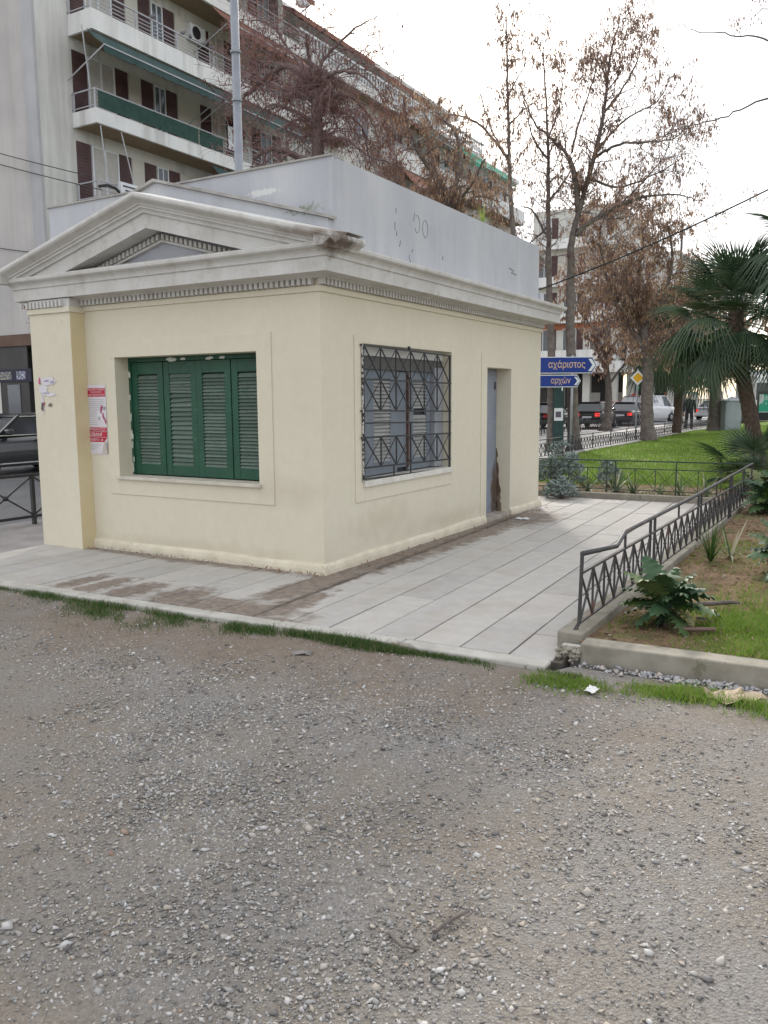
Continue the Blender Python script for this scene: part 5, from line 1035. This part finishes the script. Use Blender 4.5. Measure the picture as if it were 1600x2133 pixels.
def acan_mesh(m, L_, seed):
    rg = random.Random(seed); b = MB(); out = []; n = 7
    for k in range(n + 1):
        s = k / n; w = L_ * .30 * math.sin(math.pi * min(1, .12 + s * .9)) ** .7 * (1 if k < n else .15)
        z = .35 * L_ * s - .48 * L_ * s * s
        out.append((L_ * s, w, z)); 
        if k < n: out.append((L_ * (s + .055), w * .48, z + .01))
    V = []
    for x, w, z in out: V += [(x, -w, z - w * .12 + rg.uniform(-.008, .008)), (x, 0, z + w * .10), (x, w, z - w * .12 + rg.uniform(-.008, .008))]
    b.add(V, [(3 * i + j, 3 * i + j + 1, 3 * i + 4 + j, 3 * i + 3 + j) for i in range(len(out) - 1) for j in range(2)]); b.tube([(-.12, 0, -.12), (-.05, 0, -.03), (0, 0, 0)], .006, 4); return b.mesh('leaf', m, True)
acs = [acan_mesh(M['acanthus'], .30, 1), acan_mesh(M['acanthus'], .24, 2), acan_mesh(M['acanthus_light'], .26, 3)]
def leafy(label, x, y, n, sc, seed, rad=.12):
    rg = random.Random(seed); z = float(soilz(np.array([x]), np.array([y]))[0]); T = thing('leafy_plant', label, 'plant', (x, y, z))
    MB().tube([(0, 0, -.02), (.01, 0, .12 * sc), (0, .01, .22 * sc)], [.03, .025, .012], 6).build('stem', M['bark'], T)
    for i in range(n):
        az = i * 2.4 + rg.uniform(-.3, .3); el = R(44 - 62 * (i / n) + rg.uniform(-12, 12)); h = (.17 - .13 * i / n) * sc
        o = obj('leaf', acs[0 if rg.random() < .55 else (1 if rg.random() < .75 else 2)], T, (math.cos(az) * rad * .4, math.sin(az) * rad * .4, h + .05), (rg.uniform(-.5, .5), -el, az)); o.scale = (sc * rg.uniform(.75, 1.15),) * 3
leafy('broad glossy green plant beside the near railing posts', 3.14, -.42, 34, 1.0, 1); leafy('broad leaved plant at the right edge of the bed', 3.72, 1.55, 30, 1.15, 2); leafy('dark leafy plant deep in the bed by the palm trunk', 3.1, 5.9, 30, 1.3, 3); leafy('dark leafy shrub behind the bed at the right edge', 4.0, 4.6, 34, 1.8, 4); leafy('dark leafy plant near the far end of the railing', 2.95, 7.6, 26, 1.3, 5)
def tuft(label, x, y, z, n, L_, w, m, seed, name='strap_plant', up_=.9, cat='plant', group=None):
    rg = random.Random(seed); T = thing(name, label, cat, (x, y, z), 0, group); b = MB()
    for i in range(n):
        az = rg.uniform(0, 6.28); l = L_ * rg.uniform(.6, 1.15); tl = rg.uniform(.25, 1.1); V = []
        for k in range(6):
            s = k / 5; r = l * s * math.sin(tl) * (1 - .15 * s); h = l * (s * math.cos(tl) * up_ - .62 * s * s * math.sin(tl)); ww = w * (1 - s) ** .5
            V += [(math.cos(az) * r - math.sin(az) * ww, math.sin(az) * r + math.cos(az) * ww, h), (math.cos(az) * r + math.sin(az) * ww, math.sin(az) * r - math.cos(az) * ww, h)]
        b.add(V, [(2 * k, 2 * k + 1, 2 * k + 3, 2 * k + 2) for k in range(5)])
    b.build('leaves', m, T, kind='stuff')
for i, (x, y, n, L_) in enumerate(((.16, 7.55, 34, .52), (.62, 7.6, 48, .66), (.98, 7.3, 44, .56), (1.36, 7.5, 26, .46), (1.66, 7.55, 28, .54), (2.08, 7.4, 36, .52))):
    tuft(('pale strap leaved clump nearest the silvery shrub', 'large pale arching strap leaved clump behind the back railing', 'strap leaved clump third from the silvery shrub', 'small half dry strap leaved clump in the border', 'dry pale strap leaved clump fifth along the border', 'strap leaved clump nearest the corner of both railings')[i], x, y, .03, n, L_, .017, M['strap'], 30 + i, group='strap leaved clumps in the border')
tuft('arching dry strap plant beside the railing kerb', 3.16, 2.3, .06, 9, .62, .014, M['strap'], 41); tuft('upright feathery green weed beside the railing kerb', 3.02, 2.05, .05, 70, .34, .006, M['grass_dark'], 42, 'weed', 1.6)
def silver(label, x, y, z, n, rx, h, seed):
    T = thing('silvery_shrub', label, 'shrub', (x, y, z)); rg = random.Random(seed); b = MB(); sb = MB()
    for i in range(n):
        a = rg.uniform(0, 6.28); rr = rx * rg.random() ** .5; hh = h * (1 - (rr / rx) ** 2 * .6) * rg.uniform(.35, 1); c = Vector((math.cos(a) * rr, math.sin(a) * rr, hh))
        if i % 4 == 0: sb.tube([(0, 0, 0), c * .6, c], [.008, .006, .004], 4)
        for k in range(9):
            d = Vector((rg.gauss(0, 1), rg.gauss(0, 1), rg.gauss(.6, .6))).normalized(); s = d.cross(Vector((rg.gauss(0, 1), rg.gauss(0, 1), 1))).normalized(); l = rg.uniform(.05, .11)
            b.add([c, c + d * l * .5 + s * .014, c + d * l, c + d * l * .5 - s * .014], [(0, 1, 2), (0, 2, 3)])
    sb.build('stem', M['bark'], T, kind='stuff'); b.build('leaves', M['silver'], T, kind='stuff')
silver('tall silvery grey shrub at the far corner of the kiosk', -.32, 7.5, .03, 240, .42, .85, 1); silver('low silvery grey shrub against the kerb beyond the kiosk', .02, 6.6, 0, 90, .26, .34, 2); silver('small silvery shrub in the border before the lawn fence', .30, 8.3, .03, 80, .22, .5, 3)
tuft('small weed sprouting from the top of the kiosk parapet', -.06, 3.6, 3.73, 24, .26, .006, M['grass'], 47, 'weed', 1.5)
# fallen sticks, pipe, litter
def stick(label, P, r, m='bark', name='stick'): o0 = Vector(P[0]); o = MB().tube([Vector(p) - o0 for p in P], [r, r, r * .8, r * .6][:len(P)], 6).build(name, m if not isinstance(m, str) else M[m], None, True, loc=o0); return tag(o, label, name)
stick('grey branch lying on the soil behind the glossy plant', [(3.24, .10, .10), (3.34, .14, .105), (3.46, .19, .12), (3.52, .2, .12)], .018); stick('brown pipe lying beside the bright grass of the bed', [(3.24, -.62, .09), (3.36, -.60, .10), (3.48, -.58, .11)], .016, mat('brown_pipe', (.12, .075, .06), (.16, .1, .08), 5, .5), 'pipe')
stick('bent twig lying on the gravel', [(3.22, -4.05, -.02), (3.24, -3.98, -.012), (3.27, -3.90, -.015)], .006); stick('short forked twig beside the bent twig on the gravel', [(3.10, -4.12, -.02), (3.17, -4.16, -.014), (3.22, -4.14, -.02)], .004)
stick('thin twig lying near the bottom of the gravel', [(3.0, -4.62, -.02), (3.08, -4.60, -.013), (3.16, -4.63, -.02)], .004)
def litter(label, x, y, z, s, m, seed, name='crumpled_paper'):
    rg = random.Random(seed); b = MB(); n = 5; V = [(x_ * s / n - s / 2 + rg.uniform(-.1, .1) * s, (y_ * s / n - s / 2) * .7, abs(rg.gauss(0, .06)) * s) for x_ in range(n + 1) for y_ in range(n + 1)]
    b.add(V, [(i * (n + 1) + j, (i + 1) * (n + 1) + j, (i + 1) * (n + 1) + j + 1, i * (n + 1) + j + 1) for i in range(n) for j in range(n)]); o = b.build(name, m, None, loc=(x, y, z)); o.rotation_euler.z = rg.uniform(0, 3); return tag(o, label, 'litter')
wh = mat('litter_white', (.6, .6, .6)); litter('crumpled white paper on the paving by the door', .33, 4.15, .003, .16, wh, 1); litter('scrap of white paper on the grass edge', 3.02, -1.75, -.01, .09, wh, 2); litter('torn brown cardboard against the rubble by the kerb', 3.72, -1.46, -.02, .26, mat('cardboard', (.38, .29, .21), (.46, .36, .27), 8), 3, 'cardboard'); litter('dark crumpled rag lying on the gravel before the grass strip', 1.18, -1.95, -.03, .12, mat('rag', (.14, .13, .12), (.24, .22, .2), 30), 4, 'rag'); litter('blue and grey bottle scrap beside the glossy plant', 3.34, -.28, .09, .07, mat('blue_scrap', (.06, .07, .16)), 5, 'plastic_scrap')
# brown leaf litter and grit
n = 900; x = np.concatenate([nr.uniform(2.8, 5.5, 2400), nr.normal(.16, .1, 200), nr.uniform(-3.5, 0, 200)]); y = np.concatenate([nr.uniform(-1.0, 6.5, 2400), nr.uniform(-.1, 5.5, 200), -.06 - np.abs(nr.normal(0, .06, 200))]); z = np.where(x > 2.75, soilz(x, y) + .006, .006)
V, F = leaves(np.stack([x, y, z], -1), .02, .05, .008, .02); V[:, 2] = np.maximum(V[:, 2], np.repeat(z, 4) - .002); tag(npmesh('leaf_litter', V, F, M['pod_ochre'], kind='stuff'), 'dry brown leaf litter scattered on the soil and paving edges', 'leaf litter')

# ------------------------------------------------------------------ vehicles
M['tyre'] = mat('tyre', (.018, .018, .019), rough=.85); M['rim'] = mat('wheel_rim', (.32, .33, .34), rough=.35, metal=.7); M['carglass'] = mat('car_glass', (.03, .035, .04), rough=.06, spec=.7)
M['chrome'] = mat('chrome', (.6, .6, .61), rough=.2, metal=1); M['plate'] = mat('licence_plate', (.55, .56, .58)); M['trim'] = mat('black_trim', (.02, .02, .021), rough=.6)
t = NT('tail_light'); t.col((.4, .01, .015)); M['tail'] = t.set(.25); t = NT('brake_light'); t.col((.5, .02, .02)); t.b.inputs['Emission Color'].default_value = (1, .05, .04, 1); t.b.inputs['Emission Strength'].default_value = .5; M['brake'] = t.set(.25)
def paint(name, c, c2=None): t = NT(name); t.col(c); return t.set(.28, .0, .6, Coat_Weight=.7, Coat_Roughness=.05)
def loft(b, secs):
    n = len(secs[0]); o = len(b.v)
    for s in secs: b.v += [tuple(p) for p in s]
    for i in range(len(secs) - 1):
        for j in range(n - 1): b.f.append((o + i * n + j, o + (i + 1) * n + j, o + (i + 1) * n + j + 1, o + i * n + j + 1))
    b.f.append(tuple(o + j for j in range(n))[::-1]); b.f.append(tuple(o + (len(secs) - 1) * n + j for j in range(n)))
def car(name, label, cat, loc, head, L_, W, H, top, gh, pm, lights='tail', group='cars waiting on the avenue', deck=True):
    """top: [(x fraction -.5..5 from front(+) to rear, height of the body without cabin)], gh: cabin (x base front, x roof front, x roof rear, x base rear, belt height)"""
    T = thing(name, label, cat, loc, math.atan2(head[1], head[0]), group); hw = W / 2; b = MB(); secs = []
    for x, z in top:
        e = min(1, (.5 - abs(x)) / .10); k = .86 + .14 * max(0, e) ** .6; w = hw * k; lo = .20 + (.10 if abs(x) > .46 else 0)
        secs.append([(x * L_, s * w * f, zz) for s, f, zz in ((1, .90, lo), (1, .98, lo + .12), (1, 1.0, lo + (z - lo) * .45), (1, .985, lo + (z - lo) * .75), (1, .93, z - .03), (1, .80, z), (1, .4, z + .02), (-1, .4, z + .02), (-1, .80, z), (-1, .93, z - .03), (-1, .985, lo + (z - lo) * .75), (-1, 1.0, lo + (z - lo) * .45), (-1, .98, lo + .12), (-1, .90, lo))])
    loft(b, secs); b.f.append(tuple(range(0)) or (0, 1, 2)); body = b.build('body', pm, T, True)
    xf, xrf, xrr, xr, belt = gh; wb, wt = hw * .90, hw * .70; R_ = H
    # glazed cabin with a painted roof and pillars
    g = MB(); P = lambda x, y, z: (x * L_, y, z)
    base = [P(xf, wb, belt - .03), P(xr, wb, belt - .03), P(xr, -wb, belt - .03), P(xf, -wb, belt - .03)]; tp = [P(xrf, wt, R_ - .07), P(xrr, wt, R_ - .07), P(xrr, -wt, R_ - .07), P(xrf, -wt, R_ - .07)]
    g.hexa(base + tp); g.build('window', M['carglass'], T)
    r = MB(); ro = [[(x * L_, s * wt * f, z) for s, f, z in ((1, 1.03, R_ - .085), (1, .97, R_ - .03), (1, .6, R_ - .005), (-1, .6, R_ - .005), (-1, .97, R_ - .03), (-1, 1.03, R_ - .085))] for x in (xrf + .012, (xrf + xrr) / 2, xrr - .012)]
    loft(r, ro); r.build('roof', pm, T, True)
    for s in (1, -1):
        for a, c, w_ in ((P(xf, s * wb, belt - .02), P(xrf, s * wt, R_ - .06), .06), (P(xr, s * wb, belt - .02), P(xrr, s * wt, R_ - .06), .09)): MB().bar(a, c, w_).build('pillar', pm, T)
        xm = (xrf + xrr) / 2 + .03; MB().bar(P(xm, s * (wb + .004), belt - .02), P(xm, s * (wt + .004), R_ - .07), .07).build('pillar', pm, T)
    for s in (1, -1):
        c_ = MB(); c_.bar(P(xf, s * (wb + .01), belt - .01), P(xr, s * (wb + .01), belt - .01), .025); c_.bar(P(xf, s * (wb + .008), belt), P(xrf, s * (wt + .012), R_ - .075), .022); c_.bar(P(xrf, s * (wt + .014), R_ - .075), P(xrr, s * (wt + .014), R_ - .075), .022); c_.build('window_trim', M['chrome'], T)
        MB().box(xf * L_ - .32, xf * L_ - .16, s * (hw + .02) - .09, s * (hw + .02) + .09, belt + .0, belt + .14).build('mirror', pm, T, bevel=.04)
        for xh in (xm * L_ + .08, xr * L_ + .25): MB().bar((xh, s * hw * .995, belt - .14), (xh + .16, s * hw * .995, belt - .14), .03).build('door_handle', pm, T)
        MB().box(-.30 * L_, .30 * L_, s * hw * .985 - .01, s * hw * .985 + .01, .27, .30).build('sill_trim', M['chrome'], T)
    rw = .31 if H < 1.7 else .34
    tyre = MB().lathe([(rw * .66, -.10), (rw * .93, -.105), (rw, -.07), (rw, .07), (rw * .93, .105), (rw * .66, .10)], 22, axis=1).mesh('wheel', M['tyre'], True); rim = MB().lathe([(.02, -.10), (rw * .25, -.108), (rw * .6, -.09), (rw * .68, -.10), (rw * .68, .10), (rw * .6, .09), (rw * .25, .108), (.02, .10)], 14, axis=1).mesh('rim', M['rim'])
    for x in (.30, -.29):
        for s in (1, -1):
            w = obj('wheel', tyre, T, (x * L_, s * (hw - .095), rw)); obj('rim', rim, w, (0, s * .004, 0))
            MB().lathe([(rw + .05, s * (hw * .985) - .02), (rw + .075, s * (hw * .985) + .012), (.02, s * (hw * .985) - .018)] if s > 0 else [(.02, s * (hw * .985) + .018), (rw + .075, s * (hw * .985) - .012), (rw + .05, s * (hw * .985) + .02)], 18, (x * L_, 0, rw + .02), 1).build('wheel_arch', M['trim'], T)
    zr = top[-1][1]
    for s in (1, -1):
        MB().box(-.5 * L_ - .012, -.5 * L_ + .12, s * hw * .66 - .14, s * hw * .66 + .14, zr - .27, zr - .07).build('tail_light', M[lights], T, bevel=.02)
        MB().box(.5 * L_ - .12, .5 * L_ + .012, s * hw * .6 - .16, s * hw * .6 + .16, .60, .74).build('headlight', M['chrome'], T, bevel=.02)
    MB().box(-.5 * L_ - .03, -.5 * L_ + .02, -.26, .26, .58, .70).build('licence_plate', M['plate'], T)
    MB().box(-.5 * L_ - .05, -.5 * L_ + .15, -hw * .82, hw * .82, .28, .50).build('bumper', pm, T, bevel=.05); MB().box(.5 * L_ - .15, .5 * L_ + .04, -hw * .8, hw * .8, .26, .48).build('bumper', pm, T, bevel=.05)
    return T
black = paint('black_paint', (.012, .012, .014)); dark = paint('dark_violet_paint', (.028, .022, .032)); white = paint('white_paint', (.70, .71, .72)); silver_ = paint('silver_paint', (.42, .43, .45)); yellow = paint('taxi_yellow', (.62, .47, .02)); red_ = paint('red_paint', (.30, .03, .03))
sedan = [(.5, .62), (.46, .70), (.36, .80), (.20, .90), (.05, .92), (-.15, .93), (-.30, .95), (-.44, .96), (-.5, .88)]; hatch = [(.5, .60), (.46, .70), (.36, .82), (.22, .92), (.05, .94), (-.2, .96), (-.40, .98), (-.47, .98), (-.5, .95)]
SG = (.22, .07, -.20, -.36, .95); HG = (.25, .10, -.36, -.47, .98); RZ_ = -.13
car('parked_car', 'black saloon car with chrome window trim parked across the road left of the kiosk', 'car', (-14.1, 6.85, RZ_), (0, -1), 4.7, 1.82, 1.45, sedan, SG, black, 'tail', None)
car('hatchback', 'black hatchback with lit tail lights nearest on the avenue', 'car', (-9.75, 41.6, RZ_), (-.04, 1), 3.9, 1.72, 1.5, hatch, HG, black, 'brake')
car('saloon_car', 'dark saloon waiting beside the white van', 'car', (-9.35, 47.3, RZ_), (-.04, 1), 4.5, 1.78, 1.45, sedan, SG, dark, 'brake')
car('saloon_car', 'dark car mostly hidden behind the tree trunks at the kiosk edge', 'car', (-12.2, 40.5, RZ_), (0, 1), 4.3, 1.75, 1.45, sedan, SG, black, 'tail')
car('saloon_car', 'silver car seen between trunks beyond the white van', 'car', (-6.3, 62, RZ_), (.3, .95), 4.3, 1.75, 1.45, sedan, SG, silver_, 'brake')
car('saloon_car', 'second silver car beyond the walking man', 'car', (-4.6, 66, RZ_), (.4, .9), 4.3, 1.75, 1.45, sedan, SG, silver_, 'tail')
car('taxi', 'yellow taxi beyond the walking man', 'taxi', (-3.3, 62, RZ_), (.7, .7), 4.3, 1.75, 1.45, sedan, SG, yellow, 'tail')
car('hatchback', 'red hatchback in the far lane behind the dark saloon', 'car', (-11.9, 52, RZ_), (0, 1), 3.9, 1.72, 1.5, hatch, HG, red_, 'brake')
van = car('delivery_van', 'white delivery van with grey lettering on its side', 'van', (-9.7, 54.6, RZ_), (.34, .94), 4.6, 1.85, 1.86, [(.5, .62), (.46, .85), (.38, 1.05), (.30, 1.10), (.1, 1.12), (-.2, 1.14), (-.45, 1.14), (-.5, 1.1)], (.34, .21, -.47, -.497, 1.12), white, 'brake', 'cars waiting on the avenue')
MB().hexa([(-2.29, -.845, 1.06), (.55, -.845, 1.06), (.55, -.84, 1.06), (-2.29, -.84, 1.06), (-2.2, -.675, 1.80), (.50, -.675, 1.80), (.50, -.65, 1.80), (-2.2, -.65, 1.80)]).build('side_panel', white, van)
MB().hexa([(-2.30, -.80, 1.06), (-2.30, .80, 1.06), (-2.27, .80, 1.06), (-2.27, -.80, 1.06), (-2.19, -.65, 1.80), (-2.19, .65, 1.80), (-2.16, .65, 1.80), (-2.16, -.65, 1.80)]).build('rear_panel', white, van)
text('lettering', 'olab', M['print_dark'], van, (-.75, -.80, 1.36), (1, 0, 0), (0, .2236, .9747), .24, .9)
# lorry seen at the right between the trunks
lr = thing('lorry', 'white lorry with a dark windscreen behind the utility cabinet', 'lorry', (-.9, 46, RZ_), R(-75))
cab = MB().box(-1.1, 1.0, -1.1, 1.1, .5, 2.9).build('cab', white, lr, bevel=.12); MB().box(.99, 1.03, -1.0, 1.0, 1.55, 2.5).build('windscreen', M['carglass'], cab); MB().box(-6, -1.25, -1.2, 1.2, .9, 3.3).build('box_body', white, lr, bevel=.03)
MB().box(1.0, 1.1, -1.1, 1.1, .4, .85).build('bumper', M['trim'], lr)
for x in (0, -4.6):
    for s in (1, -1): w = MB().lathe([(.2, -.14), (.46, -.14), (.48, -.1), (.48, .1), (.46, .14), (.2, .14)], 20, (x, s * 1.0, .48), 1).build('wheel', M['tyre'], lr)

# ------------------------------------------------------------------ the walking man
def person(loc, rz):
    T = thing('person', 'person in dark jacket and trousers walking on the path by the lawn', 'person', loc, rz)
    V = [(0, 0, .94), (0, 0, 1.15), (0, 0.01, 1.36), (0, .0, 1.47), (0, -.01, 1.53),
         (.20, 0, 1.40), (.27, .03, 1.12), (.27, -.08, .88), (.265, -.10, .80), (-.20, 0, 1.40), (-.27, -.02, 1.12), (-.27, -.12, .90), (-.265, -.14, .82),
         (.10, 0, .88), (.11, -.10, .48), (.11, -.02, .09), (.11, -.16, .04), (-.10, 0, .88), (-.11, .06, .48), (-.11, .16, .12), (-.11, .05, .03)]
    E = [(0, 1), (1, 2), (2, 3), (3, 4), (2, 5), (5, 6), (6, 7), (7, 8), (2, 9), (9, 10), (10, 11), (11, 12), (0, 13), (13, 14), (14, 15), (15, 16), (0, 17), (17, 18), (18, 19), (19, 20)]
    rd = [.19, .19, .18, .07, .06, .09, .07, .05, .035, .09, .07, .05, .035, .11, .085, .06, .045, .11, .085, .06, .045]
    me = bpy.data.meshes.new('body'); me.from_pydata(V, E, []); o = obj('body', me, T); o.modifiers.new('skin', 'SKIN')
    for i, r in enumerate(rd): me.skin_vertices[0].data[i].radius = (r, r * .72 if i < 3 else r)
    me.skin_vertices[0].data[0].use_root = True; ss = o.modifiers.new('sub', 'SUBSURF'); ss.levels = ss.render_levels = 2
    me.materials.append(mat('dark_clothes', (.018, .018, .022), (.03, .03, .035), 5, .9)); sk = mat('skin', (.5, .33, .26))
    h = MB().tube([(0, 0, 1.50), (0, -.01, 1.54), (0, -.02, 1.58), (0, -.02, 1.64), (0, -.01, 1.70), (0, 0, 1.735)], [.05, .06, .075, .088, .072, .02], 12).build('head', sk, T, True)
    MB().tube([(0, -.10, 1.66), (0, -.125, 1.63), (0, -.105, 1.615)], [.008, .018, .01], 6).build('nose', sk, h, True)
    for s in (1, -1): MB().lathe([(.002, -.012), (.01, 0), (.002, .012)], 8, (s * .035, -.10, 1.665)).build('eye', M['trim'], h); MB().lathe([(.004, -.03), (.016, 0), (.004, .03)], 8, (s * .088, .0, 1.64)).build('ear', sk, h)
    MB().box(-.025, .025, -.107, -.098, 1.585, 1.592).build('mouth', M['redbrown'], h)
    MB().tube([(0, .015, 1.62), (0, .02, 1.68), (0, .0, 1.735), (0, -.02, 1.755)], [.085, .09, .07, .02], 12).build('hair', mat('grey_hair', (.42, .41, .40)), T, True)
    for s, hx, hy, hz in ((1, .265, -.10, .80), (-1, -.265, -.14, .82)):
        hd = MB().tube([(hx, hy, hz + .02), (hx, hy - .01, hz - .04), (hx, hy - .015, hz - .08)], [.03, .04, .035], 8).build('hand', sk, T, True)
        for k in range(4): MB().tube([(hx, hy - .045 + k * .02, hz - .07), (hx - s * .012, hy - .047 + k * .02, hz - .115), (hx - s * .03, hy - .045 + k * .02, hz - .15 + abs(k - 1.5) * .008)], [.0095, .009, .007], 5).build('finger', sk, hd, True)
        MB().tube([(hx, hy - .04, hz - .02), (hx - s * .02, hy - .07, hz - .06), (hx - s * .025, hy - .075, hz - .09)], [.011, .01, .008], 5).build('thumb', sk, hd, True)
person((-3.75, 37.2, -.002), R(20))

# ------------------------------------------------------------------ street furniture
cbm = mat('cabinet_grey', (.26, .29, .31), (.32, .35, .37), 2, .6)
cb_ = thing('utility_cabinet', 'grey utility cabinet with a small pointed roof on the lawn', 'cabinet', (-1.0, 31.4, .15), R(28))
MB().box(-.33, .33, -.3, .3, 0, 1.28).build('body', cbm, cb_, bevel=.02); MB().add([(-.39, -.36, 1.28), (.39, -.36, 1.28), (.39, .36, 1.28), (-.39, .36, 1.28), (0, 0, 1.47)], [(0, 1, 4), (1, 2, 4), (2, 3, 4), (3, 0, 4), (3, 2, 1, 0)]).build('roof', cbm, cb_); MB().box(-.28, .28, -.312, -.302, .1, 1.2).build('door', cbm, cb_)
gc = thing('green_post', 'dark green square post with a white notice between the two trunks', 'post', (-3.86, 17.75, 0), R(28)); gm = mat('dark_green_metal', (.018, .045, .042), (.03, .065, .06), 3, .6)
MB().box(-.15, .15, -.12, .12, 0, 2.35).build('shaft', gm, gc, bevel=.01); MB().box(-.14, .12, -.125, -.121, .93, 1.30).build('notice', M['swhite'], gc); MB().box(-.10, .06, -.129, -.126, 1.03, 1.20).build('notice_picture', M['print_dark'], gc)
for lb, x, y, c1, c2 in (('green graffiti board on a low frame beside the lorry', .35, 33, (.03, .30, .20), (.45, .5, .5)), ('white poster board behind the leaning palm', 2.3, 33.5, (.5, .5, .52), (.35, .12, .1))):
    bd_ = thing('notice_board', lb, 'board', (x, y, .2), R(26), 'boards beyond the lawn'); MB().box(-.5, .5, -.03, .03, .75, 1.5).build('panel', mat('board_print', c1, c2, 3, .7, edge=(.5, .53)), bd_)
    fr = MB()
    for s in (1, -1): fr.box(s * .53 - .03, s * .53 + .03, -.05, .05, 0, 1.6)
    fr.box(-.5, .5, -.05, .05, 1.505, 1.6).build('frame', M['fence'], bd_)
for lb, x, y, s_ in (('white litter bin shaped bollard beyond the fences', -4.6, 41, 1.0),):
    bo = thing('bollard', lb, 'bollard', (x, y, 0)); MB().lathe([(.12, 0), (.12, .7), (.14, .75), (.08, .85), (.01, .88)], 14).build('shaft', M['swhite'], bo, True)
# dark evergreen shrubs at the right behind the bed
M['evergreen'] = islandmat('evergreen_leaf', [(0, (.015, .035, .018)), (.6, (.03, .06, .03)), (1, (.06, .09, .04))], .6, .3, .15)
def shrub(label, x, y, z, rx, h, n, seed, l=(.06, .14)):
    T = thing('evergreen_shrub', label, 'shrub', (x, y, z), 0, 'dark shrubs beyond the bed'); r = np.random.default_rng(seed); sb = MB(); rg = random.Random(seed)
    for k in range(12): sb.tube([(0, 0, 0), (rg.gauss(0, rx * .3), rg.gauss(0, rx * .3), h * .5), (rg.gauss(0, rx * .5), rg.gauss(0, rx * .5), h * rg.uniform(.7, .95))], [.02, .012, .005], 5)
    sb.build('stem', M['bark'], T, kind='stuff'); c = r.normal(0, 1, (40, 3)) * [rx * .42, rx * .42, h * .22] + [0, 0, h * .55]; P = c[r.integers(0, 40, n)] + r.normal(0, .11, (n, 3)) * [rx, rx, h]; P[:, 2] = np.clip(P[:, 2], .03, None)
    V, F = leaves(P, *l, .03, .3); npmesh('foliage', V, F, M['evergreen'], T, kind='stuff')
shrub('dark evergreen shrub at the right edge beyond the railing', 4.3, 8.4, 0, .9, 1.1, 2600, 1); shrub('dark evergreen shrub before the tall palm', 3.6, 10.8, 0, .8, .9, 2200, 2); shrub('dark hedge shrub beyond the leaning palm', 4.2, 24, .2, 1.6, 1.5, 3000, 3, (.1, .2)); shrub('dark hedge shrub at the far right of the lawn', 7.5, 26, .2, 1.8, 1.6, 3000, 4, (.1, .2))
